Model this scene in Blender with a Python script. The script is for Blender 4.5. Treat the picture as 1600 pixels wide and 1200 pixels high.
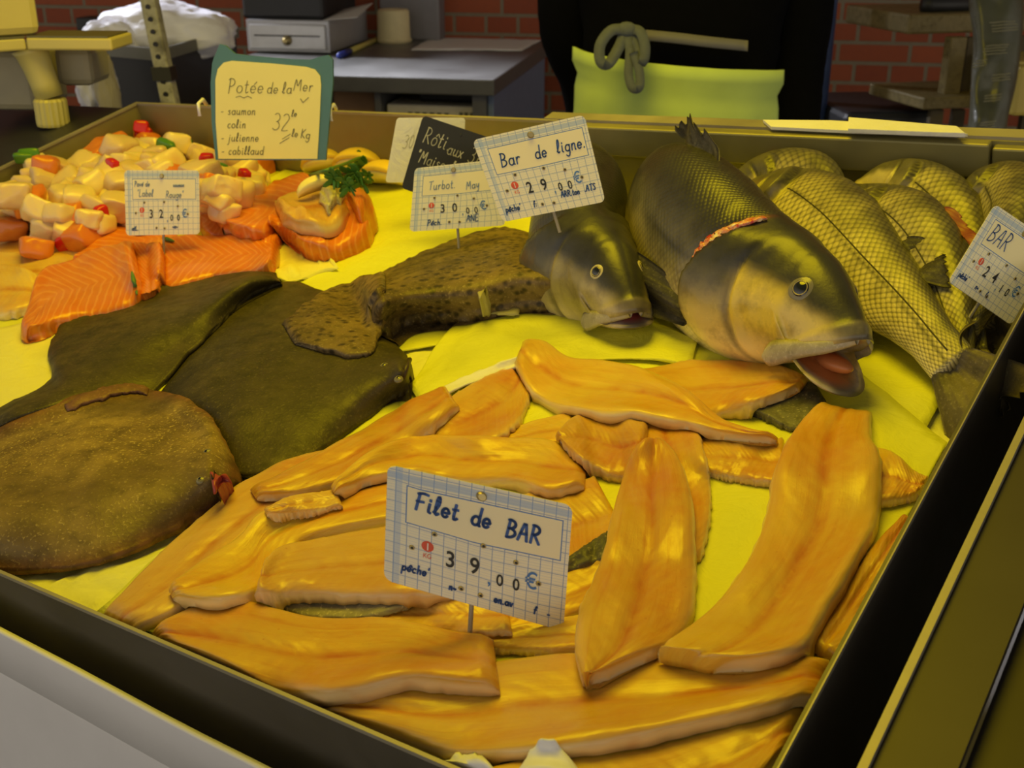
import bpy, bmesh, math, random
import numpy as np
from mathutils import Vector, Matrix, noise, Quaternion

random.seed(7); rng = np.random.default_rng(7)
for o in list(bpy.data.objects): bpy.data.objects.remove(o)
SC = bpy.context.scene
COL = SC.collection

# ------------------------------------------------------------------ camera
FPX = 1819.28                                   # focal length in pixels of the 1600 wide photograph
CAMZ, PITCH, YAW = 1.38, math.radians(22.5), math.radians(12)
cw_f = np.array([-math.sin(YAW)*math.cos(PITCH), math.cos(YAW)*math.cos(PITCH), -math.sin(PITCH)])
cw_r = np.array([math.cos(YAW), math.sin(YAW), 0.0])
cw_d = np.cross(cw_f, cw_r)
RWC = np.array([cw_r, cw_d, cw_f]).T            # camera (x right, y down, z ahead) -> world
CAMP = np.array([0.0, 0.0, CAMZ])
cam = bpy.data.cameras.new('camera'); camo = bpy.data.objects.new('camera', cam); COL.objects.link(camo)
cam.sensor_width = 36.0; cam.lens = 36.0*FPX/1600.0
cam.clip_start = 0.02; cam.clip_end = 60
m4 = Matrix.Identity(4)
for i in range(3):
    m4[i][0] = RWC[i, 0]; m4[i][1] = -RWC[i, 1]; m4[i][2] = -RWC[i, 2]; m4[i][3] = CAMP[i]
camo.matrix_world = m4
cam.dof.use_dof = True; cam.dof.focus_distance = 0.80; cam.dof.aperture_fstop = 17
SC.camera = camo

# ------------------------------------------------------------------ tray frame (u along the back edge, v towards the back, h up out of the tray)
_dx = np.array([0.81845861, 0.15993549, -0.55185699]); _dy = np.array([0.54511019, -0.51972734, 0.65782853])
RTC = np.array([_dx, _dy, np.cross(_dx, _dy)])  # camera -> tray
CAMT = np.array([1.46264853, -0.25577783, 0.43])
RWT = RWC @ RTC.T                                # tray -> world
TU, TV = 1.298, 0.783                            # tray size

def W(p):                                        # tray point(s) -> world
    p = np.asarray(p, float)
    return (p - CAMT) @ RWT.T + CAMP
def pt(px, py, h=0.0):                           # photo pixel -> tray point at height h
    r = RTC @ np.array([(px-800)/FPX, (py-600)/FPX, 1.0])
    return CAMT + r*((h-CAMT[2])/r[2])
def wray(px, py):
    return RWC @ np.array([(px-800)/FPX, (py-600)/FPX, 1.0])
def bg(px, py, z):                               # photo pixel at camera depth z -> world
    return CAMP + wray(px, py)*z
def bgh(px, py, zw):                             # photo pixel on the level plane z = zw
    r = wray(px, py); return CAMP + r*((zw-CAMZ)/r[2])
def ptw(q):                                      # world -> tray
    return (np.asarray(q, float)-CAMP) @ RWT + CAMT

# ------------------------------------------------------------------ world, lights, exposure
SC.view_settings.view_transform = 'Standard'; SC.view_settings.look = 'None'
SC.view_settings.exposure = 0.0; SC.view_settings.gamma = 1.0; SC.view_settings.use_curve_mapping = False
wd = bpy.data.worlds.new('market_daylight'); SC.world = wd; wd.use_nodes = True
nt = wd.node_tree; bgn = nt.nodes['Background']
tc = nt.nodes.new('ShaderNodeTexCoord'); sep = nt.nodes.new('ShaderNodeSeparateXYZ')
nt.links.new(tc.outputs['Generated'], sep.inputs[0])
mr = nt.nodes.new('ShaderNodeMapRange'); mr.inputs[1].default_value = 0.75; mr.inputs[2].default_value = -0.6
nt.links.new(sep.outputs['Y'], mr.inputs[0])
mz = nt.nodes.new('ShaderNodeMapRange'); mz.inputs[1].default_value = 0.60; mz.inputs[2].default_value = 0.02
nt.links.new(sep.outputs['Z'], mz.inputs[0])     # the stall awning overhead keeps the zenith dim
mm = nt.nodes.new('ShaderNodeMath'); mm.operation = 'MULTIPLY'
nt.links.new(mr.outputs[0], mm.inputs[0]); nt.links.new(mz.outputs[0], mm.inputs[1])
cr = nt.nodes.new('ShaderNodeValToRGB'); cr.color_ramp.elements[0].color = (0.035, 0.032, 0.030, 1)
cr.color_ramp.elements[1].color = (0.72, 0.645, 0.53, 1)
nt.links.new(mm.outputs[0], cr.inputs[0]); nt.links.new(cr.outputs[0], bgn.inputs[0])
bgn.inputs[1].default_value = 1.55

def area_light(name, loc, target, size, power, color, spread=180):
    l = bpy.data.lights.new(name, 'AREA'); l.shape = 'DISK'; l.size = size; l.energy = power; l.color = color
    l.spread = math.radians(spread)
    o = bpy.data.objects.new(name, l); COL.objects.link(o)
    d = Vector(target) - Vector(loc); o.rotation_euler = d.to_track_quat('-Z', 'Y').to_euler(); o.location = loc
    return o
_c = W([0.62, 0.50, 0]); _l = W([0.68, 0.52, 0]); _l[2] += 1.25
area_light('stall_lamp', _l, _c, 0.95, 12.0, (1.0, 0.755, 0.006), 140)          # yellow lamp under the awning
area_light('side_fill', (-3.4, 3.9, 2.5), (-1.15, 3.1, 0.95), 0.7, 14.0, (0.88, 0.90, 1.0), 24)   # unseen cool fill light, added to brighten the bin bag and table

# ------------------------------------------------------------------ mesh helpers
ORG = {}
def link(name, verts, faces, mat, parent=None, uv=None, col=None, scl=None, smooth=True, mats=None, fmat=None, kind=None):
    """ONE mesh object from world-space vertices; origin at its base centre."""
    V = np.asarray(verts, float)
    lo, hi = V.min(0), V.max(0)
    org = np.array([(lo[0]+hi[0])/2, (lo[1]+hi[1])/2, lo[2]])
    me = bpy.data.meshes.new(name)
    me.from_pydata((V-org).tolist(), [], [list(map(int, f)) for f in faces])
    for m in (mats or [mat]): me.materials.append(m)
    if fmat is not None: me.polygons.foreach_set('material_index', np.asarray(fmat, np.int32))
    if smooth: me.polygons.foreach_set('use_smooth', [True]*len(me.polygons))
    li = np.empty(len(me.loops), np.int32); me.loops.foreach_get('vertex_index', li)
    if uv is not None:
        ul = me.uv_layers.new(name='UVMap'); ul.data.foreach_set('uv', np.asarray(uv, np.float32)[li].ravel())
    if col is not None:
        a = me.color_attributes.new('pig', 'FLOAT_COLOR', 'POINT')
        c4 = np.ones((len(V), 4), np.float32); c4[:, :3] = col; a.data.foreach_set('color', c4.ravel())
    if scl is not None:
        a = me.attributes.new('scl', 'FLOAT', 'POINT'); a.data.foreach_set('value', np.asarray(scl, np.float32))
    me.update()
    o = bpy.data.objects.new(name, me); COL.objects.link(o)
    return place(o, org, parent)
def place(o, org, parent):
    org = np.asarray(org, float); ORG[o.name] = org
    if parent is not None:
        o.parent = parent; o.location = org - ORG[parent.name]
    else: o.location = org
    return o
def tag(o, label, cat, group=None, kind=None):
    o['label'] = label; o['category'] = cat
    if group: o['group'] = group
    if kind: o['kind'] = kind
    return o
def thing(name, loc, label, cat, group=None):
    o = bpy.data.objects.new(name, None); COL.objects.link(o); o.empty_display_size = 0.02
    place(o, loc, None); return tag(o, label, cat, group)
def struct(o): o['kind'] = 'structure'; return o
def part(o, label=None):
    if label: o['label'] = label
    return o

class MB:                                        # collects world-space polygons into one mesh
    def __init__(s): s.v = []; s.f = []
    def add(s, vs, fs):
        b = len(s.v); s.v += [tuple(map(float, p)) for p in vs]; s.f += [[b+i for i in f] for f in fs]; return s
    def frame_box(s, o, ax, ay, az):             # box from corner o and three edge vectors
        o, ax, ay, az = [np.asarray(q, float) for q in (o, ax, ay, az)]
        P = [o, o+ax, o+ax+ay, o+ay, o+az, o+ax+az, o+ax+ay+az, o+ay+az]
        F = [[0,3,2,1],[4,5,6,7],[0,1,5,4],[1,2,6,5],[2,3,7,6],[3,0,4,7]]
        if np.dot(np.cross(ax, ay), az) < 0: F = [f[::-1] for f in F]
        return s.add(P, F)
    def box(s, c, sx, sy, sz, rz=0.0):           # base-centred box turned about z
        c = np.asarray(c, float); ca, sa = math.cos(rz), math.sin(rz)
        X = np.array([ca, sa, 0])*sx; Y = np.array([-sa, ca, 0])*sy
        return s.frame_box(c-X/2-Y/2, X, Y, [0, 0, sz])
    def tube(s, pts, r, n=8, cap=True):
        P = [np.asarray(p, float) for p in pts]; R = r if hasattr(r, '__len__') else [r]*len(P)
        rings = []; up = np.array([0.13, 0.21, 0.97])
        for i, p in enumerate(P):
            t = P[min(i+1, len(P)-1)]-P[max(i-1, 0)]; t = t/(np.linalg.norm(t)+1e-12)
            a = np.cross(t, up)
            if np.linalg.norm(a) < 1e-3: a = np.cross(t, [1, 0, 0])
            a /= np.linalg.norm(a); b = np.cross(t, a)
            rings.append([p+R[i]*(math.cos(k*2*math.pi/n)*a+math.sin(k*2*math.pi/n)*b) for k in range(n)])
        vs = [q for g in rings for q in g]; fs = []
        for i in range(len(P)-1):
            for k in range(n):
                fs.append([i*n+k, i*n+(k+1) % n, (i+1)*n+(k+1) % n, (i+1)*n+k])
        if cap: fs += [list(range(n))[::-1], [(len(P)-1)*n+k for k in range(n)]]
        return s.add(vs, fs)
    def lathe(s, o, axis, prof, n=24, rib=0.0):  # prof: (radius, height along axis)
        axis = np.asarray(axis, float)/np.linalg.norm(axis); o = np.asarray(o, float)
        a = np.cross(axis, [0.3, 1, 0.2]); a /= np.linalg.norm(a); b = np.cross(axis, a)
        vs = []; fs = []
        for (r, h) in prof:
            for k in range(n):
                rr = r*(1-rib*(k % 2)); t = 2*math.pi*k/n
                vs.append(o+axis*h+rr*(math.cos(t)*a+math.sin(t)*b))
        for i in range(len(prof)-1):
            for k in range(n): fs.append([i*n+k, i*n+(k+1) % n, (i+1)*n+(k+1) % n, (i+1)*n+k])
        fs += [list(range(n))[::-1], [(len(prof)-1)*n+k for k in range(n)]]
        return s.add(vs, fs)
    def ellipsoid(s, c, ax, ay, az, n=12, m=8):
        c, ax, ay, az = [np.asarray(q, float) for q in (c, ax, ay, az)]
        vs = [c+az]; fs = []
        for j in range(1, m):
            t = math.pi*j/m
            for k in range(n):
                q = 2*math.pi*k/n
                vs.append(c+az*math.cos(t)+math.sin(t)*(ax*math.cos(q)+ay*math.sin(q)))
        vs.append(c-az)
        for k in range(n): fs.append([0, 1+k, 1+(k+1) % n])
        for j in range(m-2):
            for k in range(n):
                fs.append([1+j*n+k, 1+(j+1)*n+k, 1+(j+1)*n+(k+1) % n, 1+j*n+(k+1) % n])
        b = 1+(m-2)*n
        for k in range(n): fs.append([b+k, len(vs)-1, b+(k+1) % n])
        return s.add(vs, fs)
    def prism(s, poly, n, t):                    # planar polygon (world points) extruded by n*t
        P = [np.asarray(p, float) for p in poly]; d = np.asarray(n, float)*t; k = len(P)
        return s.add(P+[p+d for p in P], [list(range(k))[::-1], list(range(k, 2*k))]+[[i, (i+1) % k, k+(i+1) % k, k+i] for i in range(k)])
    def build(s, name, mat, parent=None, smooth=False, bevel=0.0, **kw):
        o = link(name, s.v, s.f, mat, parent, smooth=smooth, **kw)
        if bevel:
            b = o.modifiers.new('bevel', 'BEVEL'); b.width = bevel; b.segments = 2; b.limit_method = 'ANGLE'; b.angle_limit = math.radians(40)
        return o

def catmull(P, n):
    P = np.asarray(P, float); m = len(P)
    if m == 2: return P[0]+(P[1]-P[0])*np.linspace(0, 1, n)[:, None]
    Q = np.vstack([2*P[0]-P[1], P, 2*P[-1]-P[-2]]); out = []
    for t in np.linspace(0, m-1, n):
        i = min(int(t), m-2); f = t-i
        a, b, c, d = Q[i], Q[i+1], Q[i+2], Q[i+3]
        out.append(0.5*((2*b)+(c-a)*f+(2*a-5*b+4*c-d)*f*f+(3*b-a-3*c+d)*f**3))
    return np.array(out)
def sstep(a, b, x):
    t = np.clip((np.asarray(x, float)-a)/(b-a), 0, 1); return t*t*(3-2*t)
def nz(p, s=1.0): return noise.noise(Vector((float(p[0])*s, float(p[1])*s, float(p[2])*s)))

# ------------------------------------------------------------------ materials
class NT:
    def __init__(s, name):
        s.m = bpy.data.materials.new(name); s.m.use_nodes = True; s.t = s.m.node_tree
        s.b = s.t.nodes['Principled BSDF']; s.o = s.t.nodes['Material Output']
    def n(s, ty, **kw):
        x = s.t.nodes.new('ShaderNode'+ty)
        for k, v in kw.items():
            if k.startswith('i_'):
                key = k[2:]; key = int(key) if key.isdigit() else key.replace('_', ' ')
                s.set(x.inputs[key], v)
            else: setattr(x, k, v)
        return x
    def set(s, inp, v):
        if isinstance(v, bpy.types.NodeSocket): s.t.links.new(v, inp)
        elif isinstance(v, bpy.types.Node): s.t.links.new(v.outputs[0], inp)
        else:
            if hasattr(inp.default_value, '__len__') and hasattr(v, '__len__') and len(v) == 3 and len(inp.default_value) == 4: v = (*v, 1)
            inp.default_value = v
    def p(s, **kw):
        for k, v in kw.items(): s.set(s.b.inputs[k.replace('_', ' ')], v)
        return s
    def math(s, op, a, b=0.0, c=0.0):
        x = s.n('Math', operation=op); s.set(x.inputs[0], a); s.set(x.inputs[1], b); s.set(x.inputs[2], c); return x.outputs[0]
    def mix(s, f, a, b, blend='MIX'):
        x = s.n('Mix', data_type='RGBA', blend_type=blend)
        s.set(x.inputs['Factor'], f); s.set(x.inputs[6], a); s.set(x.inputs[7], b); return x.outputs[2]
    def noise(s, scale, detail=3, vec=None, rough=0.55, dist=0.0):
        x = s.n('TexNoise', i_Scale=scale, i_Detail=detail, i_Roughness=rough, i_Distortion=dist)
        if vec is not None: s.set(x.inputs['Vector'], vec)
        return x.outputs['Fac']
    def ramp(s, f, *st):
        x = s.n('ValToRGB'); e = x.color_ramp.elements
        while len(e) < len(st): e.new(0.5)
        for el, (p, c) in zip(e, st):
            el.position = p; el.color = (*c, 1) if len(c) == 3 else c
        s.set(x.inputs[0], f); return x.outputs[0]
    def rng(s, f, a, b, c=0.0, d=1.0):
        x = s.n('MapRange'); s.set(x.inputs[0], f)
        for i, v in enumerate((a, b, c, d)): x.inputs[1+i].default_value = v
        return x.outputs[0]
    def bump(s, h, strength=0.3, dist=0.002):
        x = s.n('Bump', i_Strength=strength, i_Distance=dist); s.set(x.inputs['Height'], h)
        s.t.links.new(x.outputs[0], s.b.inputs['Normal']); return s
    def obj(s): return s.n('TexCoord').outputs['Object']
    def uv(s): return s.n('TexCoord').outputs['UV']
def plain(name, c, rough=0.5, metal=0.0, var=0.12, scale=30, bump=0.0, **kw):
    m = NT(name); f = m.noise(scale, 4, m.obj())
    cc = m.mix(f, tuple(x*(1-var) for x in c), tuple(min(1, x*(1+var)) for x in c))
    m.p(Base_Color=cc, Roughness=rough, Metallic=metal, **kw)
    if bump: m.bump(f, bump, 0.002)
    return m.m

def m_flesh(name, base, deep, edge, sss=0.12):
    m = NT(name); uv = m.uv(); sp = m.n('SeparateXYZ'); m.set(sp.inputs[0], uv)
    s_, w_ = sp.outputs[0], sp.outputs[1]; ob = m.obj()
    rnd = m.n('ObjectInfo').outputs['Random']
    n1 = m.noise(28, 4, ob); n2 = m.noise(110, 3, ob)
    c = m.mix(m.rng(m.noise(13, 5, ob, 0.6), 0.38, 0.66), base, deep)
    # dark bloodline along the middle, wandering a little
    wn = m.math('ADD', w_, m.math('MULTIPLY', m.math('SUBTRACT', m.noise(14, 2, ob), 0.5), 0.22))
    d = m.math('ABSOLUTE', m.math('SUBTRACT', wn, 0.5))
    line = m.math('MULTIPLY', m.rng(d, 0.095, 0.0), m.rng(n1, 0.33, 0.55))
    st3 = m.n('CombineXYZ'); m.set(st3.inputs[0], m.math('MULTIPLY', s_, 2.2)); m.set(st3.inputs[1], m.math('MULTIPLY', w_, 7.0)); m.set(st3.inputs[2], m.math('MULTIPLY', rnd, 40.0))
    n3 = m.noise(1.6, 5, st3.outputs[0], 0.65, 0.6)
    c = m.mix(m.math('MULTIPLY', m.rng(n3, 0.52, 0.72), 0.40), c, tuple(x*y for x, y in zip(deep, (0.86, 0.62, 0.42))))
    c = m.mix(m.math('MULTIPLY', m.rng(n3, 0.46, 0.28), 0.26), c, edge)
    c = m.mix(m.math('MULTIPLY', line, 0.80), c, tuple(x*y for x, y in zip(deep, (0.80, 0.48, 0.30))))
    # muscle flakes: faint V-shaped bands
    wv = m.n('TexWave', wave_type='BANDS', bands_direction='X', i_Scale=5.0, i_Distortion=5.0, i_Detail=3.0)
    cb = m.n('CombineXYZ'); m.set(cb.inputs[0], m.math('ADD', s_, m.math('MULTIPLY', d, 0.35))); m.set(cb.inputs[1], m.math('MULTIPLY', w_, 0.2))
    m.set(wv.inputs['Vector'], cb); 
    c = m.mix(m.math('MULTIPLY', m.rng(wv.outputs['Fac'], 0.5, 1.0), m.rng(n1, 0.4, 0.7, 0.0, 0.16)), c, edge)
    # pale membrane towards the two long edges
    c = m.mix(m.math('MULTIPLY', m.rng(d, 0.36, 0.5), 0.55), c, edge)
    c = m.mix(m.math('MULTIPLY', m.rng(m.math('ABSOLUTE', m.math('SUBTRACT', w_, 0.5)), 0.465, 0.49), 0.5), c, (0.90, 0.74, 0.42))
    rb = m.noise(22, 3, ob)
    c = m.mix(m.math('MULTIPLY', m.rng(rb, 0.60, 0.75), 0.5), c, tuple(x*y for x, y in zip(deep, (0.95, 0.62, 0.5))))
    sp_ = m.n('TexVoronoi', i_Scale=70.0, i_Randomness=1.0); m.set(sp_.inputs['Vector'], ob)
    c = m.mix(m.math('MULTIPLY', m.math('LESS_THAN', sp_.outputs['Distance'], 0.05), 0.35), c, tuple(x*y for x, y in zip(deep, (0.7, 0.35, 0.3))))
    hs = m.n('HueSaturation', i_Color=c); m.set(hs.inputs['Hue'], m.rng(rnd, 0, 1, 0.49, 0.507)); m.set(hs.inputs['Value'], m.rng(rnd, 0, 1, 0.88, 1.08)); hs.inputs['Saturation'].default_value = 1.0
    m.p(Base_Color=hs.outputs[0], Roughness=m.rng(n2, 0.3, 0.7, 0.28, 0.42), Subsurface_Weight=sss, Subsurface_Radius=(0.006, 0.003, 0.0015), Subsurface_Scale=1.0, Coat_Weight=0.25, Coat_Roughness=0.15)
    m.bump(m.math('ADD', m.math('MULTIPLY', n2, 0.6), m.math('ADD', m.math('MULTIPLY', wv.outputs['Fac'], 0.2), m.math('MULTIPLY', n3, 0.6))), 0.36, 0.0018)
    return m.m
def m_salmon(name):
    m = NT(name); ob = m.obj(); uv = m.uv()
    sp = m.n('SeparateXYZ'); m.set(sp.inputs[0], uv)
    d = m.math('ABSOLUTE', m.math('SUBTRACT', sp.outputs[1], 0.5))
    cb = m.n('CombineXYZ'); m.set(cb.inputs[0], m.math('ADD', sp.outputs[0], m.math('MULTIPLY', d, 0.45))); m.set(cb.inputs[1], sp.outputs[1])
    wv = m.n('TexWave', wave_type='BANDS', bands_direction='X', i_Scale=4.6, i_Distortion=3.0, i_Detail=2.0); wv.inputs['Detail Scale'].default_value = 1.2
    m.set(wv.inputs['Vector'], cb); n1 = m.noise(35, 4, ob)
    c = m.mix(n1, (0.64, 0.15, 0.010), (0.76, 0.23, 0.018))
    c = m.mix(m.math('MULTIPLY', m.rng(wv.outputs['Fac'], 0.72, 1.0), 0.45), c, (0.86, 0.40, 0.12))
    m.p(Base_Color=c, Roughness=0.33, Subsurface_Weight=0.12, Subsurface_Radius=(0.006, 0.002, 0.001), Subsurface_Scale=1.0, Coat_Weight=0.2)
    m.bump(m.math('ADD', wv.outputs['Fac'], n1), 0.2, 0.001); return m.m
def m_flat(name, dark, mid, light, spk=0.5, spots=None, fine=420, rimc=None, patch=0.0):
    m = NT(name); ob = m.obj(); n1 = m.noise(14, 5, ob, 0.65); n2 = m.noise(fine, 2, ob); n3 = m.noise(75, 4, ob)
    c = m.mix(m.rng(n1, 0.36, 0.66), dark, mid)
    c = m.mix(m.math('MULTIPLY', m.rng(n3, 0.5, 0.72), 0.6), c, tuple(x*0.45 for x in dark))
    c = m.mix(m.math('MULTIPLY', m.rng(n2, 0.58, 0.70), spk), c, light)
    if spots:
        v = m.n('TexVoronoi', i_Scale=spots[0]); m.set(v.inputs['Vector'], ob)
        c = m.mix(m.math('MULTIPLY', m.rng(v.outputs['Distance'], 0.42, 0.2), spots[2]), c, spots[1])
    if patch:
        c = m.mix(m.math('MULTIPLY', m.rng(m.noise(9, 3, ob, 0.5), 0.50, 0.66), patch), c, tuple(x*0.55 for x in dark))
    if rimc:                                     # reddish fin border
        sp = m.n('SeparateXYZ'); m.set(sp.inputs[0], m.uv())
        d = m.math('MAXIMUM', m.math('ABSOLUTE', m.math('SUBTRACT', sp.outputs[1], 0.5)), m.math('SUBTRACT', sp.outputs[0], 0.47))
        c = m.mix(m.math('MULTIPLY', m.rng(d, 0.40, 0.49), 0.7), c, m.mix(m.rng(n3, 0.4, 0.6), rimc, tuple(x*0.5 for x in rimc)))
    vb = m.n('TexVoronoi', i_Scale=5.5); m.set(vb.inputs['Vector'], ob)     # a few pale scuffs
    c = m.mix(m.math('MULTIPLY', m.rng(vb.outputs['Distance'], 0.07, 0.04), 0.5), c, light)
    m.p(Base_Color=c, Roughness=m.rng(n3, 0.3, 0.7, 0.42, 0.62), Specular_IOR_Level=0.35)
    m.bump(m.math('ADD', m.math('MULTIPLY', n2, 0.7), n3), 0.35, 0.0015); return m.m
def m_bass(name, size=0.0052, metal=0.25, edge=0.45, rough=0.3, bmp=0.5):
    m = NT(name); at = m.n('Attribute', attribute_name='pig'); sc = m.n('Attribute', attribute_name='scl').outputs['Fac']
    mp = m.n('Mapping'); m.set(mp.inputs['Vector'], m.uv()); mp.inputs['Rotation'].default_value = (0, 0, math.radians(45))
    v = m.n('TexVoronoi', i_Scale=1.0/size, i_Randomness=0.12); m.set(v.inputs['Vector'], mp.outputs[0])
    dd = v.outputs['Distance']; ob = m.obj()
    n1 = m.noise(45, 4, ob, 0.65); n2 = m.noise(260, 2, ob)
    ed = m.math('MULTIPLY', m.rng(dd, 0.30, 0.62), sc)
    c = m.mix(m.math('MULTIPLY', ed, edge), at.outputs['Color'], (0.035, 0.032, 0.02), 'MIX')
    c = m.mix(m.math('MULTIPLY', m.rng(n1, 0.47, 0.70), 0.6), c, m.mix(1.0, c, (0.35, 0.33, 0.3), 'MULTIPLY'))
    c = m.mix(m.math('MULTIPLY', m.rng(n2, 0.6, 0.8), 0.3), c, m.mix(1.0, c, (1.6, 1.55, 1.4), 'MULTIPLY'))
    m.p(Base_Color=c, Roughness=rough, Metallic=metal, Coat_Weight=0.22, Coat_Roughness=0.2)
    m.bump(m.math('ADD', m.math('MULTIPLY', m.math('SUBTRACT', 1.0, dd), sc), m.math('ADD', m.math('MULTIPLY', n2, 0.25), m.math('MULTIPLY', n1, 0.5))), bmp, 0.0016); return m.m
def m_paper(name, c, trans=0.15):
    m = NT(name); ob = m.obj(); n1 = m.noise(9, 5, ob); n2 = m.noise(60, 4, ob)
    cc = m.mix(n1, tuple(x*0.92 for x in c), c)
    m.p(Base_Color=cc, Roughness=0.55, Subsurface_Weight=trans, Subsurface_Radius=(0.01, 0.01, 0.006), Subsurface_Scale=0.5)
    m.bump(m.math('ADD', n1, m.math('ADD', m.math('MULTIPLY', n2, 0.3), m.math('MULTIPLY', m.noise(24, 4, ob, 0.6, 1.5), 0.8))), 0.5, 0.006); return m.m
def m_steel(name, c, rough=0.35, metal=0.9):
    m = NT(name); ob = m.obj(); mp = m.n('Mapping'); m.set(mp.inputs['Vector'], ob); mp.inputs['Scale'].default_value = (2, 2, 60)
    n1 = m.noise(6, 4, ob, 0.7); n2 = m.noise(20, 3, mp.outputs[0])
    cc = m.mix(m.rng(n1, 0.35, 0.7), tuple(x*0.75 for x in c), c)
    m.p(Base_Color=cc, Metallic=metal, Roughness=m.rng(n1, 0.3, 0.7, rough*0.8, rough*1.3)); m.bump(n2, 0.08, 0.001); return m.m
def m_brick(name):
    m = NT(name); ob = m.obj(); mp = m.n('Mapping'); m.set(mp.inputs['Vector'], ob); mp.inputs['Rotation'].default_value = (math.radians(-90), 0, 0)
    b = m.n('TexBrick', offset=0.5, squash=0.5, squash_frequency=2); m.set(b.inputs['Vector'], mp.outputs[0])
    m.set(b.inputs['Color1'], (0.30, 0.070, 0.024)); m.set(b.inputs['Color2'], (0.23, 0.048, 0.017)); m.set(b.inputs['Mortar'], (0.19, 0.16, 0.105))
    for k, v in (('Scale', 1.0), ('Mortar Size', 0.007), ('Mortar Smooth', 0.25), ('Bias', 0.0), ('Brick Width', 0.235), ('Row Height', 0.067)): b.inputs[k].default_value = v
    n1 = m.noise(40, 4, ob)
    c = m.mix(m.math('MULTIPLY', m.rng(n1, 0.45, 0.8), 0.3), b.outputs['Color'], (0.16, 0.05, 0.03))
    m.p(Base_Color=c, Roughness=0.85); m.bump(m.math('SUBTRACT', n1, m.math('MULTIPLY', b.outputs['Fac'], 2.0)), 0.5, 0.006); return m.m
def m_card(name):                                # squared price card: fine ruling, blue bands; UV in millimetres / 100
    m = NT(name); sp = m.n('SeparateXYZ'); m.set(sp.inputs[0], m.uv()); x, y = sp.outputs[0], sp.outputs[1]
    X = m.math('MULTIPLY', x, 100.0); Y = m.math('MULTIPLY', y, 100.0)       # mm
    def lines(v, per, w, off=0.0):
        f = m.math('FRACT', m.math('ADD', m.math('DIVIDE', v, per), off)); return m.math('LESS_THAN', f, w/per)
    def band(v, a, b): return m.math('MULTIPLY', m.math('GREATER_THAN', v, a), m.math('LESS_THAN', v, b))
    white = (0.90, 0.85, 0.62); blue = (0.10, 0.22, 0.52)
    c = m.mix(m.math('MULTIPLY', lines(Y, 2.0, 0.45), 0.28), white, (0.35, 0.45, 0.62))
    big = m.math('MAXIMUM', lines(X, 8.0, 0.55, 0.35), lines(Y, 8.0, 0.5, 0.1))
    c = m.mix(m.math('MULTIPLY', big, 0.75), c, blue)
    c = m.mix(m.math('MULTIPLY', band(Y, 81.0, 86.0), 0.50), c, (0.18, 0.36, 0.68))
    c = m.mix(m.math('MULTIPLY', band(X, 5.0, 9.5), 0.42), c, (0.25, 0.42, 0.70))
    win = m.math('MULTIPLY', band(X, 13.0, 114.0), band(Y, 50.0, 77.5)); win2 = m.math('MULTIPLY', band(X, 12.2, 114.8), band(Y, 49.2, 78.3))
    c = m.mix(win2, c, blue); c = m.mix(win, c, (0.93, 0.84, 0.52))
    m.p(Base_Color=c, Roughness=0.32); return m.m

MAT = dict(
    fillet=m_flesh('bass_fillet_flesh', (0.71, 0.45, 0.045), (0.66, 0.31, 0.018), (0.77, 0.53, 0.11)),
    pale=m_flesh('pale_fish_flesh', (0.74, 0.49, 0.11), (0.68, 0.38, 0.055), (0.80, 0.57, 0.17)),
    salmon=m_salmon('salmon_flesh'),
    flat_dark=m_flat('dark_flatfish_skin', (0.036, 0.029, 0.010), (0.085, 0.066, 0.022), (0.22, 0.18, 0.07), 0.34, patch=0.4),
    flat_brown=m_flat('brown_flatfish_skin', (0.13, 0.085, 0.028), (0.34, 0.235, 0.075), (0.60, 0.45, 0.16), 0.75, rimc=(0.20, 0.075, 0.03), patch=0.75),
    flat_spot=m_flat('spotted_flatfish_skin', (0.085, 0.058, 0.022), (0.22, 0.15, 0.055), (0.42, 0.32, 0.13), 0.5, (110, (0.022, 0.015, 0.008), 0.85)),
    bass_big=m_bass('large_bass_skin', 0.0040, 0.0, 0.22, 0.36, 0.35), bass=m_bass('bass_skin', 0.0056, 0.05, 0.70, 0.42, 0.30),
    skin=m_flat('fillet_skin', (0.16, 0.15, 0.10), (0.42, 0.38, 0.24), (0.70, 0.62, 0.36), 0.6),
    skin_dark=m_flat('dark_fillet_skin', (0.05, 0.05, 0.035), (0.16, 0.15, 0.10), (0.40, 0.36, 0.20), 0.5),
    paper=m_paper('yellow_fish_paper', (0.80, 0.80, 0.07)), paper2=m_paper('cream_fish_paper', (0.86, 0.80, 0.22)),
    white_paper=m_paper('white_paper', (0.86, 0.84, 0.78)), ice=m_paper('crushed_ice', (0.82, 0.80, 0.30), 0.3),
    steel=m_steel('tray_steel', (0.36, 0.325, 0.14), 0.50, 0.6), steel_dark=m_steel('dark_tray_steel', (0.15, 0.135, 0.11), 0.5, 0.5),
    rim=m_steel('rim_steel', (0.40, 0.36, 0.27), 0.5, 0.4), table_steel=m_steel('table_steel', (0.18, 0.178, 0.17), 0.42, 0.35),
    black=plain('black_plastic', (0.012, 0.012, 0.013), 0.5), cloth_black=plain('black_cloth', (0.0025, 0.0025, 0.0025), 0.95, 0, 0.3, 60, 0.3, Specular_IOR_Level=0.08),
    card=m_card('squared_price_card'), white=plain('white_plastic', (0.80, 0.79, 0.80), 0.45, 0, 0.05),
)
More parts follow.
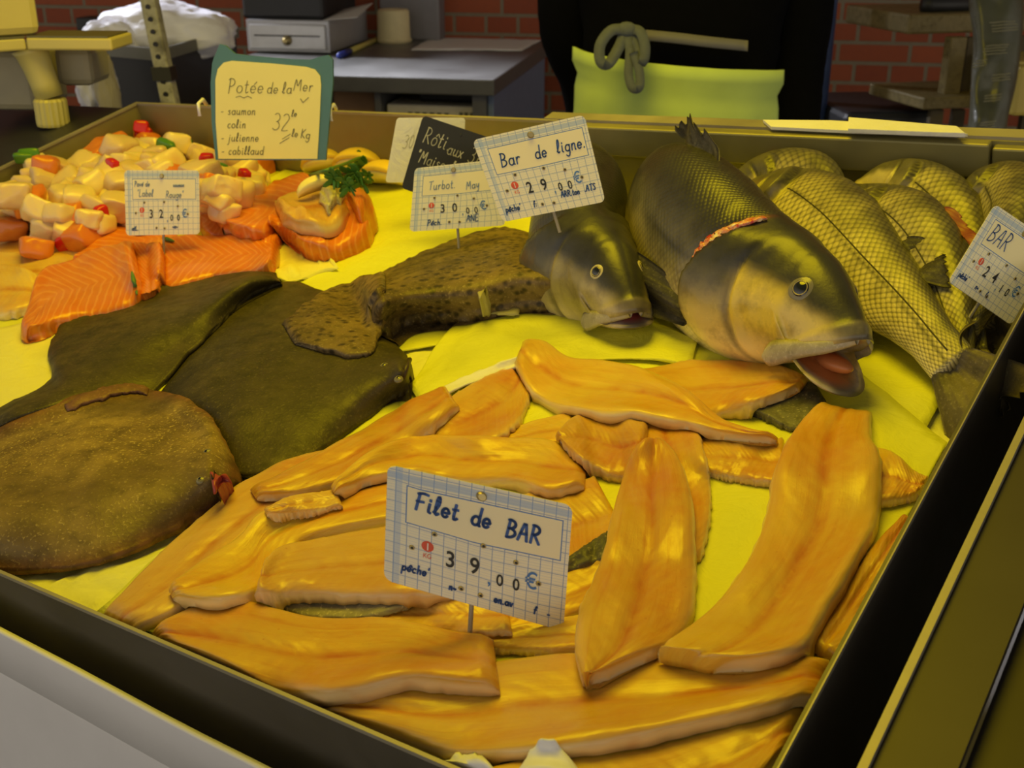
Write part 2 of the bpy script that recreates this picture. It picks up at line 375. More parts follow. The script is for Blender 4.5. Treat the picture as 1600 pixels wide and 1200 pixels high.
# ------------------------------------------------------------------ the display tray
GAP = 0.055
floor_z = 0.0
def tq(u, v, h): return W([u, v, h])
def tbox(mb, u0, u1, v0, v1, h0, h1):            # box aligned with the tray
    o = W([u0, v0, h0])
    return mb.frame_box(o, W([u1, v0, h0])-o, W([u0, v1, h0])-o, W([u0, v0, h1])-o)
tray = thing('display_tray', W([TU/2, TV/2, -0.14]), 'big tilted steel fish tray filled with ice, yellow paper and fish', 'display tray')
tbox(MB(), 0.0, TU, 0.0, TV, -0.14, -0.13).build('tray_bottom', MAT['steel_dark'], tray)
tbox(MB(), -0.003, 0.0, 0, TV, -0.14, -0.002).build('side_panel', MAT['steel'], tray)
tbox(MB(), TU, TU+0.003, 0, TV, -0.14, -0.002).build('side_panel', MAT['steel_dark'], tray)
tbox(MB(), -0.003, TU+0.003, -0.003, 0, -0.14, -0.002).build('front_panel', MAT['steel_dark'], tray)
tbox(MB(), -0.003, TU+0.003, TV, TV+0.003, -0.14, -0.002).build('rear_panel', MAT['steel'], tray)
us = pt(1551, 217)[0]; ul = pt(880, 182)[0]
r = MB(); tbox(r, ul, us, TV-0.012, TV, -0.034, -0.001); r.build('rear_lip', MAT['steel'], tray, bevel=0.002)
r = MB(); tbox(r, us+0.002, TU+0.4, TV-0.010, TV+0.002, -0.036, -0.005); r.build('rear_lip', MAT['steel'], tray, bevel=0.002)
r = MB(); tbox(r, ul-0.02, us+0.045, TV+0.003, TV+0.022, -0.004, 0.001); r.build('rear_ledge', MAT['rim'], tray)
for nm, a in (('rim', (-0.004, 0.002, 0, TV)), ('rim', (TU+0.0026, TU+0.0034, -0.004, TV)), ('rim', (-0.004, TU+0.004, -0.0035, -0.0012)), ('rim', (-0.004, ul, TV-0.001, TV+0.004))):
    r = MB(); tbox(r, a[0], a[1], a[2], a[3], -0.003, 0.0); r.build(nm, MAT['rim'], tray)

# the empty tray on the right, across a dark gap
u0 = pt(1334, 1198)[0]; u1 = pt(1600, 678)[0]; UN = (u0+u1)/2
nb = thing('steel_tray', W([UN+0.3, TV/2, -0.14]), 'empty brownish steel tray beyond the black gap on the right', 'display tray')
r = MB(); o = W([UN, -0.35, -0.14]); r.frame_box(o, W([UN+0.003, -0.35, -0.14])-o, W([UN, 1.0, -0.14])-o, W([UN, -0.35, -0.002])-o); r.build('side_panel', MAT['black'], nb)
r = MB(); tbox(r, UN-0.0012, UN+0.003, -0.35, 1.0, -0.003, 0.001); r.build('rim', MAT['rim'], nb)
r = MB(); tbox(r, UN+0.003, UN+0.036, -0.35, 1.0, -0.008, -0.003); r.build('flat_edge', plain('brown_shaded_steel', (.048, .040, .028), .5, .3, .25, 14), nb)  # steel colour darkened, since little lamp light reaches this tray
r = MB(); tbox(r, UN+0.036, UN+0.6, -0.35, 1.0, -0.020, -0.015); r.build('tray_bottom', plain('dark_shaded_steel', (.030, .025, .014), .5, .3, .3, 9), nb)  # tray floor painted darker still for the same lack of lamp light
gp = MB(); tbox(gp, TU+0.004, UN-0.004, -0.3, 1.0, -0.16, -0.15)  # black sheet painted in for the shade between the trays
tag(gp.build('gap_shade', MAT['black']), 'black sheet standing in for the shade in the gap between trays', 'shade sheet')

# white skirt hung along the front of the stall
def skirt():
    n = 60; dep = [0, .002, .034, .036, .040, .07, .10, .14, .19, .25, .32, .40, .50, .62, .76, 1.2]; m = len(dep)-1; V = []; Fc = []
    for i in range(n+1):
        u = -0.45+i/n*(TU+0.42+0.45)
        hh = -0.014-0.024*sstep(0.55, 1.15, u)+0.0006*math.sin(u*37)
        top = W([u, -0.022, hh])
        for j in range(m+1):
            p = top.copy(); p[2] = max(top[2]-dep[j], 0.0); q = dep[j]
            d = (0.006*math.sin(u*9+q*5)+0.010*math.sin(u*4.1-q*7)+0.004*math.sin(u*21+q*16))*min(1, q/.25)
            if j <= 2: d += 0.006
            p = p+np.array([RWT[0, 1], RWT[1, 1], 0])*(-d-0.006*j/m)
            V.append(p)
    for i in range(n):
        for j in range(m):
            a = i*(m+1)+j; Fc.append([a, a+1, a+m+2, a+m+1])
    o = link('skirt', V, Fc, MAT['white']); s = o.modifiers.new('thick', 'SOLIDIFY'); s.thickness = 0.004; s.offset = -1
    return o
tag(skirt(), 'creased white plastic skirt hanging along the front of the stall', 'skirt')
# trestle that carries the trays
tr = thing('trestle', (W([TU/2, TV/2, 0])[0], W([TU/2, TV/2, 0])[1], 0), 'steel trestle legs under the fish tray behind the white skirt', 'trestle')
for (u, v) in ((0.05, 0.05), (TU-0.05, 0.05), (0.05, TV-0.05), (TU-0.05, TV-0.05)):
    p = W([u, v, -0.14]); MB().tube([[p[0], p[1], 0], p], 0.018, 8).build('leg', MAT['steel_dark'], tr)

# ------------------------------------------------------------------ height field of whatever lies in the tray (tray coordinates)
CS = 0.003; NU, NV = int(TU/CS)+1, int(TV/CS)+1
gu, gv = np.meshgrid(np.arange(NU)*CS, np.arange(NV)*CS, indexing='ij')
def ice_h(u, v):
    v = np.asarray(v, float); u = np.asarray(u, float)
    return (-0.014-0.080*np.clip(v/TV, 0, 1)**0.9 + 0.0022*np.sin(u*31+v*17)*np.cos(v*27-u*9) + 0.0016*np.sin(u*71-v*53))
H = ice_h(gu, gv)
def hs(u, v, F=None):
    F = H if F is None else F
    x = np.clip(np.asarray(u)/CS, 0, NU-1.001); y = np.clip(np.asarray(v)/CS, 0, NV-1.001)
    i = x.astype(int); j = y.astype(int); a = x-i; b = y-j
    return F[i, j]*(1-a)*(1-b)+F[i+1, j]*a*(1-b)+F[i, j+1]*(1-a)*b+F[i+1, j+1]*a*b
def raise_h(u, v, h):
    i = np.rint(np.asarray(u)/CS).astype(int).ravel(); j = np.rint(np.asarray(v)/CS).astype(int).ravel(); h = np.asarray(h).ravel()
    k = (i >= 0) & (i < NU) & (j >= 0) & (j < NV)
    np.maximum.at(H, (i[k], j[k]), h[k])
def rays(px):                                    # (n,2) pixels -> tray ray directions
    px = np.asarray(px, float)
    return np.stack([(px[..., 0]-800)/FPX, (px[..., 1]-600)/FPX, np.ones(px.shape[:-1])], -1) @ RTC.T
def hit(px, lift=0.0, it=14):                    # where pixels meet the heap as it stands now (+lift)
    r = rays(px); h = np.full(r.shape[:-1], -0.03)
    for _ in range(it):
        p = CAMT + r*((h-CAMT[2])/r[..., 2])[..., None]
        h = 0.5*h+0.5*(hs(p[..., 0], p[..., 1])+lift)
    p = CAMT + r*((h-CAMT[2])/r[..., 2])[..., None]
    return p
def smooth2(a):
    b = np.pad(a, 1, mode='edge')
    return (b[:-2, 1:-1]+b[2:, 1:-1]+b[1:-1, :-2]+b[1:-1, 2:]+2*a)/6.0

def slab(name, st, t, mat, parent=None, ns=44, nw=17, stiff=14, e=0.35, p=3.0, taper=(0.12, 0.12), groove=0.0, wob=0.0012, ragged=0.0,
         arch=0.0, under=None, lift=0.0, curl=0.0, seed=0, up=True, tw=0.0, fringe=0.0, dil=0.0, qe=0.5):
    """A lying piece of fish (or a sheet) bounded by two traced edges; drapes on what is already there, has real thickness."""
    st = np.asarray(st, float); Lp = catmull(st[:, 0:2], ns); Rp = catmull(st[:, 2:4], ns)
    w = np.linspace(0, 1, nw); wl = 0.5-0.5*np.cos(np.pi*w); wl = 0.5*w+0.5*wl
    px = Lp[:, None, :]*(1-wl)[None, :, None]+Rp[:, None, :]*wl[None, :, None]
    s = np.linspace(0, 1, ns)
    if ragged:
        for i in range(ns):
            for side in (0, -1):
                q = 1 if side == 0 else -2
                px[i, side] += ragged*np.array([nz((i*0.55, seed*3.1+side*7, 1.3)), nz((i*0.55, seed*3.1+side*7, 5.3))])*2
    fw = (1-np.abs(2*wl-1)**p)**qe
    g = np.minimum(1, (s+0.004)/max(taper[0], 1e-3))**0.5*np.minimum(1, (1-s+0.004)/max(taper[1], 1e-3))**0.5
    prof = (e+(1-e)*fw[None, :])*g[:, None]
    prof = prof - groove*np.exp(-((wl-0.5)/0.07)**2)[None, :]*g[:, None]
    if fringe:                                   # thin fin border
        dd = np.minimum(wl, 1-wl)
        prof = np.where(dd[None, :] < fringe, 0.16+0.0*prof, prof)
    nzv = np.array([[nz((s[i]*3.5+seed*1.7, wl[j]*2.2, seed*0.9)) + 0.5*nz((s[i]*9+seed, wl[j]*5, seed*2.9+4)) for j in range(nw)] for i in range(ns)])
    top = t*prof+wob*nzv*np.minimum(1, prof*1.6)+arch*np.sin(np.pi*s)[:, None]*np.ones(nw)[None, :]*0
    r = rays(px); P = hit(px, 0.4*t); k = max(1, int(round(dil/CS)))
    Hd = H
    if dil > 0:                                  # cover the edges of what lies beneath
        Hd = H.copy()
        for _k in range(k):
            q = np.pad(Hd, 1, mode='edge'); Hd = np.maximum.reduce([q[1:-1, 1:-1], q[:-2, 1:-1], q[2:, 1:-1], q[1:-1, :-2], q[1:-1, 2:]])
    for _ in range(4):
        u, v = P[..., 0], P[..., 1]
        base0 = hs(u, v)+0.0004; b = hs(u, v, Hd)+0.0004
        for _k in range(stiff): b = smooth2(b)
        b = np.maximum(b, base0) if dil <= 0 else np.maximum(b, base0-0.25*t)
        b = b+lift+arch*np.sin(np.pi*s)[:, None]**1.5*np.sin(np.pi*(0.15+0.7*wl))[None, :]
        if curl: b = b+curl*(np.abs(2*wl-1)**3)[None, :]
        if tw: b = b+tw*np.clip(wl-0.5, 0, 1)[None, :]*2
        hh = b+top; hm = hh
        for _k in range(10): hm = smooth2(hm)    # even spacing on steep slopes
        P = CAMT+r*((hm-CAMT[2])/r[..., 2])[..., None]
        P[..., 0] = np.clip(P[..., 0], 0.002, TU-0.002); P[..., 1] = np.clip(P[..., 1], 0.002, TV-0.002)
    u, v = P[..., 0], P[..., 1]
    bot = np.stack([u, v, np.minimum(b-0.0002, hs(u, v)+0.0006) if dil > 0 else b-0.0002], -1); tp = np.stack([u, v, hh], -1)
    N = ns*nw; V = np.vstack([tp.reshape(-1, 3), bot.reshape(-1, 3)])
    ii, jj = np.meshgrid(np.arange(ns-1), np.arange(nw-1), indexing='ij'); a = (ii*nw+jj).ravel()
    Ft = np.stack([a, a+nw, a+nw+1, a+1], 1); Fb = Ft[:, ::-1]+N
    e_ = [i*nw for i in range(ns)] + [(ns-1)*nw+j for j in range(1, nw)] + [i*nw+nw-1 for i in range(ns-2, -1, -1)] + [j for j in range(nw-2, 0, -1)]
    Fs = [[e_[k], e_[(k+1) % len(e_)], e_[(k+1) % len(e_)]+N, e_[k]+N][::-1] for k in range(len(e_))]
    faces = Ft.tolist()+Fb.tolist()+Fs
    # make the top face upward
    q = tp.reshape(-1, 3); f0 = Ft[len(Ft)//2]; nn = np.cross(q[f0[1]]-q[f0[0]], q[f0[3]]-q[f0[0]])
    if nn[2] < 0: faces = [f[::-1] for f in faces]
    uv = np.zeros((2*N, 2)); uv[:N, 0] = np.repeat(s, nw); uv[:N, 1] = np.tile(wl, ns); uv[N:] = uv[:N]
    mats = [mat] if under is None else [mat, under]
    fm = [0]*len(Ft)+[0 if under is None else 1]*len(Fb)+[0]*len(Fs)
    o = link(name, W(V), faces, mat, parent, uv=uv, mats=mats, fmat=fm)
    # raise the field
    k = 6
    S = np.linspace(0, ns-1, ns*k); Q = np.linspace(0, nw-1, nw*k)
    i = np.clip(S.astype(int), 0, ns-2); j = np.clip(Q.astype(int), 0, nw-2); fa = (S-i)[:, None, None]; fb = (Q-j)[None, :, None]
    D = (tp[i][:, j]*(1-fa)*(1-fb)+tp[i+1][:, j]*fa*(1-fb)+tp[i][:, j+1]*(1-fa)*fb+tp[i+1][:, j+1]*fa*fb)
    raise_h(D[..., 0], D[..., 1], D[..., 2])
    GEO[o.name] = (tp, b, s, wl)
    return o
GEO = {}

# ------------------------------------------------------------------ crushed ice
def ice():
    k = 2; U = gu[::k, ::k]; Vv = gv[::k, ::k]; n, m = U.shape
    hh = np.array([[0.003*nz((U[i, j]*60, Vv[i, j]*60, 0))+0.0025*nz((U[i, j]*150, Vv[i, j]*150, 3)) for j in range(m)] for i in range(n)])
    hh = H[::k, ::k]-0.0035+np.clip(hh, -0.004, 0.003)
    V = np.stack([U, Vv, hh], -1).reshape(-1, 3); V[:, 0] = np.clip(V[:, 0], 0.002, TU-0.002); V[:, 1] = np.clip(V[:, 1], 0.002, TV-0.002)
    ii, jj = np.meshgrid(np.arange(n-1), np.arange(m-1), indexing='ij'); a = (ii*m+jj).ravel()
    top = len(V)
    Fc = np.stack([a, a+m, a+m+1, a+1], 1).tolist()
    o = link('crushed_ice', W(V), Fc, MAT['ice'])
    tag(o, 'bed of crushed ice showing at the front left corner of the tray', 'ice', kind='stuff')
ice()

# ------------------------------------------------------------------ yellow paper sheets on the ice
def sheet(name, st, label, lift=0.0, mat='paper', **kw):
    a = dict(ns=50, nw=40, stiff=3, e=1.0, taper=(1e-3, 1e-3), wob=0.0022); a.update(kw)
    return tag(slab(name, st, 0.0010, MAT[mat], lift=lift, **a), label, 'paper')
sheet('paper_sheet', [(-560, 560, 150, 235), (-300, 660, 420, 250), (60, 640, 800, 240), (560, 560, 1000, 255), (780, 520, 1160, 270)],
      'wide yellow paper sheet under the flatfish and salmon at the left back', seed=1)
sheet('paper_sheet', [(650, 610, 1000, 262), (860, 700, 1200, 268), (1120, 760, 1420, 290), (1370, 800, 1640, 330)],
      'yellow paper sheet under the sea bass at the right back', seed=2)
sheet('paper_sheet', [(150, 958, 640, 1130), (300, 825, 820, 1230), (470, 700, 1000, 1290), (640, 605, 1140, 1290), (735, 540, 1250, 1120), (905, 500, 1330, 960), (1120, 520, 1420, 800), (1330, 570, 1480, 690)],
      'yellow paper sheet with a pale folded edge beneath the bass fillets', seed=3)
sheet('paper_sheet', [(640, 605, 655, 625), (700, 515, 720, 600), (770, 482, 800, 575), (880, 478, 900, 565), (1010, 500, 1010, 560), (1090, 530, 1080, 570)],
      'round-cornered yellow paper flap in front of the two bass heads', seed=4, lift=0.003, ns=40, nw=16)
sheet('paper_sheet', [(640, 640, 646, 648), (700, 600, 707, 610), (760, 575, 768, 586), (815, 557, 820, 568)],
      'white upturned fold of paper behind the bass fillets', seed=5, lift=0.006, mat='white_paper', ns=24, nw=6)
sheet('paper_sheet', [(412, 385, 400, 420), (440, 360, 450, 440), (470, 380, 500, 432), (490, 378, 530, 420)],
      'crumpled scrap of pale paper right of the salmon pieces', seed=6, lift=0.004, wob=0.012, ns=24, nw=16, mat='paper2')
sheet('paper_sheet', [(-420, 560, -380, 660), (-60, 520, 0, 650), (60, 495, 75, 600), (120, 480, 110, 540)],
      'cream paper patch left of the dark flatfish', seed=7, lift=0.002, mat='paper2', ns=30, nw=16)
sheet('paper_sheet', [(330, 330, 330, 380), (480, 250, 520, 300), (640, 235, 700, 262)],
      'yellow paper strip between the fish dice and the lemon wedges', seed=8, lift=0.004, ns=30, nw=16)
# ------------------------------------------------------------------ salmon and pale fish at the left
pal = [('pale fish fillet at the left edge right below the fish dice', [(-40, 352, -40, 400), (60, 350, 70, 402), (130, 352, 140, 392), (185, 358, 180, 376)], .016),
       ('pale fish fillet with a dark vein next to the salmon, at the left edge', [(-40, 395, -50, 440), (50, 392, 20, 455), (110, 396, 70, 450), (140, 410, 100, 425)], .016),
       ('lowest pale fish fillet at the left edge beside the salmon tip', [(-50, 420, -60, 480), (0, 410, -10, 492), (45, 420, 40, 482), (72, 440, 66, 470)], .018)]
for k, (lb, st, t) in enumerate(pal):
    tag(slab('fish_fillet', st, t*.75, MAT['pale'], under=MAT['skin'], ns=40, nw=17, stiff=16, e=.4, groove=.1, wob=.003, ragged=1.5, seed=70+k, dil=.006), lb, 'fish fillet', 'pale fish fillets at the left edge')
sal = [('salmon fillet behind the 32 euro card, at the back', [(300, 330, 318, 366), (352, 300, 362, 376), (392, 330, 415, 386), (424, 350, 440, 372)], .022),
       ('salmon slice tucked under the left corner of the 32 euro card', [(112, 405, 150, 425), (150, 372, 205, 412), (195, 345, 262, 402), (255, 350, 318, 392)], .018),
       ('right-hand salmon fillet with pale stripes', [(252, 372, 250, 452), (292, 366, 300, 440), (345, 365, 345, 428), (395, 366, 398, 425), (434, 378, 428, 412)], .024),
       ('narrow salmon strip in the middle of the salmon pile', [(208, 378, 252, 378), (206, 412, 253, 412), (214, 445, 252, 440), (222, 468, 246, 458)], .024),
       ('left salmon fillet with a thin tail reaching down the left', [(30, 522, 40, 522), (60, 428, 98, 498), (100, 408, 145, 490), (150, 386, 190, 480), (205, 376, 224, 466)], .026),
       ('torn salmon trimmings beside the fish parcel', [(330, 330, 345, 350), (385, 305, 402, 358), (432, 280, 455, 340), (470, 268, 492, 318), (488, 276, 498, 300)], .022)]
for k, (lb, st, t) in enumerate(sal):
    tag(slab('salmon_fillet', st, t*.7, MAT['salmon'], ns=44, nw=19, stiff=14, e=.5, p=3.2, taper=(.05, .05), groove=.08, wob=.004 if 'torn' in lb else .002, ragged=2.5 if 'torn' in lb else 1.2, seed=80+k, dil=.006), lb, 'salmon fillet', 'orange salmon pieces')
# ------------------------------------------------------------------ flatfish
def uvpt(o, s, w, dh=0.0):                       # point on the upper side of a slab
    tp = GEO[o.name][0]; ns, nw = tp.shape[:2]; wl = GEO[o.name][3]
    i = min(int(s*(ns-1)), ns-2); j = int(np.argmin(np.abs(wl-w)))
    q = tp[i, j].copy(); q[2] += dh; return q
def eye(parent, c, r, nrm, m0=None):
    """eyeball with iris ring and pupil, sunk in the skin; c in tray coordinates, nrm outward"""
    m0 = m0 or EYEM[0]
    nrm = np.asarray(nrm, float); nrm /= np.linalg.norm(nrm); N = RWT @ nrm; C = W(c)
    a = np.cross(N, [0.2, 0.3, 0.9]); a /= np.linalg.norm(a); b = np.cross(N, a)
    e_ = MB().ellipsoid(C-N*r*0.50, a*r*1.05, b*r*1.05, N*r*0.62, 24, 14).build('eye', m0, parent, smooth=True)
    MB().ellipsoid(C-N*r*0.36, a*r*0.74, b*r*0.74, N*r*0.55, 24, 14).build('iris', EYEM[2], e_, smooth=True)
    ring = [(C-N*r*0.36+N*r*0.55*math.sqrt(1-(0.42/0.74)**2)*1.01)+(a*math.cos(t)+b*math.sin(t))*r*0.42 for t in np.linspace(0, 2*math.pi, 25)]
    MB().tube(ring, r*0.035, 6, False).build('iris_ring', EYEM[1], e_, smooth=True)
EYEM = [plain('eye_white', (0.20, 0.18, 0.10), 0.25), plain('eye_iris', (0.40, 0.33, 0.14), 0.3, 0.2), plain('eye_pupil', (0.014, 0.016, 0.012), 0.10, Coat_Weight=0.6), plain('eye_yellow', (0.60, 0.52, 0.22), 0.3)]

def flatfish(label, st, t, mat, kw=None):
    a = dict(ns=64, nw=37, stiff=16, dil=.009, e=0.10, p=2.0, qe=1.15, taper=(0.3, 0.2), wob=0.0022, groove=0.03, ragged=1.6); a.update(kw or {})
    b = slab('body', st, t, mat, None, **a)
    return b
def wrapthing(name, body, label, cat, group=None):
    c = ORG[body.name]; t = thing(name, c, label, cat, group); body.parent = t; body.location = (0, 0, 0); return t

b = flatfish('', [(252, 612, 285, 660), (300, 540, 330, 690), (370, 465, 368, 738), (450, 438, 450, 728), (540, 470, 540, 672), (600, 520, 602, 626), (630, 548, 634, 603), (643, 568, 640, 590)], 0.026, MAT['flat_dark'], dict(seed=11))
f2 = wrapthing('flatfish', b, 'large dark flatfish in the middle, its head pointing right, lying partly under its neighbours', 'flatfish', 'flatfish on the left of the tray')
for (x, y, r_) in ((600, 570, 0.0040), (622, 590, 0.0036)):
    q = hit(np.array([[x, y]], float))[0]; eye(f2, q, r_, (0.1, -0.1, 1))
link('mouth', *(lambda mb: (mb.v, mb.f))(MB().tube([W(hit(np.array([[x, y]], float))[0]) for x, y in ((640, 562), (634, 576), (630, 592))], 0.0022, 8)), plain('mouth_line', (0.05, 0.03, 0.02), 0.5), f2)

b = flatfish('', [(-40, 655, -30, 690), (20, 625, 30, 668), (78, 592, 95, 655), (75, 545, 170, 645), (105, 500, 240, 608), (185, 470, 295, 548), (275, 440, 335, 512), (370, 420, 385, 462), (430, 425, 440, 440)], 0.020, MAT['flat_dark'], dict(seed=12, taper=(0.12, 0.1)))
f1 = wrapthing('flatfish', b, 'dark grey-brown flatfish leaning over the orange salmon, tail at the left edge', 'flatfish', 'flatfish on the left of the tray')

b = flatfish('', [(-150, 690, -150, 850), (-60, 690, -60, 880), (30, 655, 40, 888), (120, 618, 120, 882), (195, 603, 190, 862), (265, 612, 255, 832), (325, 645, 310, 800), (352, 690, 345, 780), (374, 735, 371, 756)], 0.029, MAT['flat_brown'], dict(seed=13, taper=(0.2, 0.22)))
f3 = wrapthing('flatfish', b, 'golden-brown speckled flatfish at the front left with a reddish open mouth', 'flatfish', 'flatfish on the left of the tray')
red = plain('raw_red', (0.34, 0.05, 0.045), 0.35, 0, 0.3, 120)
dark = plain('gill_dark', (0.012, 0.009, 0.008), 0.6)
mo = slab('mouth', [(326, 735, 332, 768), (345, 742, 350, 772), (362, 752, 364, 764)], 0.006, red, f3, ns=14, nw=9, stiff=1, wob=0.001)
slab('gape', [(334, 752, 336, 766), (346, 757, 347, 768)], 0.003, dark, mo, ns=8, nw=5, stiff=1, wob=0)
eye(f3, hit(np.array([[322, 705]], float))[0], 0.0034, (0, -0.2, 1)); eye(f3, hit(np.array([[312, 748]], float))[0], 0.0034, (0, -0.2, 1))
finm = m_flat('reddish_fin', (0.13, 0.06, 0.03), (0.26, 0.13, 0.06), (0.45, 0.25, 0.12), 0.3)
slab('dorsal_fin', [(100, 632, 104, 640), (150, 608, 153, 622), (195, 598, 196, 612), (232, 602, 230, 614)], 0.003, finm, f3, ns=26, nw=6, stiff=2, e=0.6, ragged=2)

b = flatfish('', [(560, 440, 585, 515), (606, 418, 630, 494), (650, 396, 690, 490), (720, 368, 755, 484), (785, 352, 815, 472), (850, 368, 880, 470), (930, 400, 930, 450)], 0.040, MAT['flat_spot'], dict(seed=14, taper=(0.10, 0.2), e=0.2))
f4 = wrapthing('flatfish', b, 'spotted brown turbot stretching back from its fan tail to the bass heads', 'flatfish', 'flatfish on the left of the tray')
slab('tail_fin', [(600, 420, 606, 492), (560, 432, 592, 520), (520, 445, 580, 548), (478, 470, 540, 552), (442, 505, 460, 535)], 0.005, MAT['flat_spot'], f4, ns=30, nw=19, stiff=14, e=0.6, wob=0.003, ragged=2, taper=(0.02, 0.05), seed=15)
slab('belly_fin', [(750, 472, 752, 488), (780, 476, 777, 491), (812, 480, 810, 491)], 0.0015, plain('pale_fin', (.42, .38, .16), .5), f4, ns=18, nw=7, stiff=1, e=0.6, ragged=1.5, seed=16)

# ------------------------------------------------------------------ bass fillets, lowest first
FIL = [
 ('pale', 'bass fillet along the left edge of the fillet heap, longest one', [(160, 957, 205, 985), (232, 880, 300, 938), (300, 815, 400, 852), (390, 745, 470, 802), (470, 710, 545, 762), (565, 690, 610, 735)], .014),
 ('fillet', 'yellowish fillet piece mostly hidden behind the long curved fillet', [(735, 700, 745, 720), (770, 682, 790, 700), (822, 660, 840, 695), (895, 640, 905, 690)], .010),
 ('fillet', 'fillet piece with ragged right end below the paper fold', [(640, 664, 690, 690), (705, 617, 765, 688), (760, 586, 808, 660), (800, 570, 830, 612)], .012),
 ('fillet', 'narrow fillet strip ending in a square cut, at the upper left of the heap', [(390, 762, 400, 776), (470, 722, 482, 766), (560, 670, 568, 738), (640, 624, 650, 688), (695, 601, 717, 632)], .013),
 ('fillet', 'fillet right of the big price card running under the upright fillet', [(800, 775, 868, 895), (860, 757, 925, 880), (930, 742, 990, 850)], .013),
 ('skin_dark', 'strip of dark fish skin showing right of the big price card', [(872, 880, 880, 898), (912, 852, 916, 894), (950, 828, 948, 868)], .004),
 ('fillet', 'fillet lying low behind the foot of the big price card', [(700, 910, 690, 985), (800, 895, 790, 985), (880, 890, 880, 965), (960, 865, 960, 935)], .010),
 ('fillet', 'orange fillet sliver below the right corner of the big price card', [(735, 988, 748, 1012), (850, 968, 850, 1016), (985, 945, 990, 1016)], .010),
 ('pale', 'pale membrane piece under the big price card', [(585, 955, 600, 975), (680, 928, 700, 988), (790, 935, 800, 988)], .006),
 ('fillet', 'lowest right fillet lying along the right rim', [(1415, 800, 1432, 806), (1365, 850, 1402, 872), (1310, 930, 1352, 955), (1255, 1005, 1308, 1030)], .012),
 ('fillet', 'fillet tip poking out right of the large fillet', [(1350, 690, 1340, 790), (1395, 704, 1392, 782), (1428, 733, 1424, 776), (1452, 746, 1440, 766)], .012),
 ('fillet', 'short fillet bridging the gap between the upright fillets', [(1085, 683, 1100, 737), (1150, 680, 1160, 748), (1225, 684, 1230, 756)], .011),
 ('skin_dark', 'scaly dark-skinned fillet turned skin side up behind the large fillet', [(1150, 632, 1162, 638), (1190, 610, 1200, 652), (1240, 592, 1246, 668), (1275, 598, 1290, 622)], .010),
 ('fillet', 'bottom fillet at the very front corner of the tray', [(700, 1215, 760, 1262), (880, 1167, 900, 1290), (1005, 1143, 1030, 1310), (1130, 1113, 1130, 1270), (1268, 1088, 1218, 1180)], .016),
 ('fillet', 'long fillet across the front with a dark skin line under it', [(488, 1096, 500, 1112), (570, 1066, 600, 1142), (700, 1050, 700, 1176), (800, 1025, 820, 1174), (930, 1018, 930, 1162), (1060, 1026, 1060, 1136), (1180, 1026, 1180, 1110), (1296, 1026, 1276, 1084)], .018),
 ('skin', 'golden scaly skin of a turned fillet below the pale one', [(410, 932, 425, 942), (490, 920, 490, 964), (570, 920, 572, 964), (640, 925, 632, 950), (662, 930, 655, 936)], .005),
 ('fillet', 'thick fillet with a square cut right end near the front rim', [(236, 984, 248, 994), (300, 946, 320, 1036), (372, 934, 400, 1070), (432, 948, 470, 1086), (500, 962, 545, 1082), (610, 964, 630, 1062), (700, 982, 705, 1068), (768, 995, 779, 1076)], .020),
 ('fillet', 'big strip fillet with an orange folded tip at the left', [(262, 918, 268, 932), (305, 880, 335, 938), (372, 836, 402, 922), (410, 797, 440, 870), (490, 783, 500, 835), (600, 752, 610, 812), (660, 740, 668, 800)], .016),
 ('pale', 'small grey flap of fillet wedged between two strips', [(412, 795, 416, 803), (455, 774, 470, 800), (525, 764, 535, 790)], .008),
 ('pale', 'pale whitish fillet running left out of the big price card', [(412, 878, 396, 926), (440, 852, 450, 928), (520, 834, 530, 930), (610, 818, 620, 932), (720, 800, 720, 925)], .017),
 ('fillet', 'long curved fillet draped behind the big price card', [(516, 758, 522, 769), (572, 708, 580, 746), (650, 678, 655, 738), (720, 680, 725, 752), (800, 682, 800, 752), (860, 686, 858, 768), (915, 716, 912, 758)], .014),
 ('fillet', 'wide fillet lying behind the pointed upright fillet', [(985, 648, 1085, 655), (992, 710, 1104, 715), (1025, 790, 1110, 795), (1060, 870, 1095, 870)], .013),
 ('fillet', 'ragged-edged fillet end left of the pointed upright fillet', [(868, 678, 873, 685), (893, 651, 898, 710), (928, 640, 928, 728), (968, 648, 968, 746), (1012, 660, 1005, 722)], .013),
 ('fillet', 'fillet curving in front of the biggest bass jaw', [(985, 580, 1000, 625), (1075, 562, 1080, 650), (1160, 561, 1140, 642), (1225, 570, 1195, 624), (1262, 590, 1246, 604)], .013),
 ('fillet', 'long orange fillet draped across the top of the heap', [(816, 529, 803, 566), (852, 531, 824, 604), (890, 556, 862, 630), (945, 560, 925, 645), (1005, 574, 1000, 648), (1062, 600, 1065, 660), (1115, 642, 1115, 672), (1165, 668, 1160, 680), (1215, 679, 1212, 684)], .016),
 ('fillet', 'pointed upright fillet right of the big price card', [(1018, 680, 1026, 680), (984, 710, 1060, 712), (962, 770, 1080, 772), (944, 850, 1086, 850), (926, 900, 1086, 905), (903, 950, 1078, 962), (896, 1010, 1040, 1005), (905, 1045, 962, 1040), (911, 1060, 920, 1059)], .020),
 ('fillet', 'largest fillet with a bloodline, standing out at the right', [(1287, 624, 1362, 638), (1240, 668, 1362, 680), (1208, 735, 1378, 715), (1195, 800, 1372, 800), (1168, 870, 1342, 868), (1112, 945, 1292, 950), (1045, 1000, 1242, 1014), (1026, 1016, 1120, 1040)], .022),
]
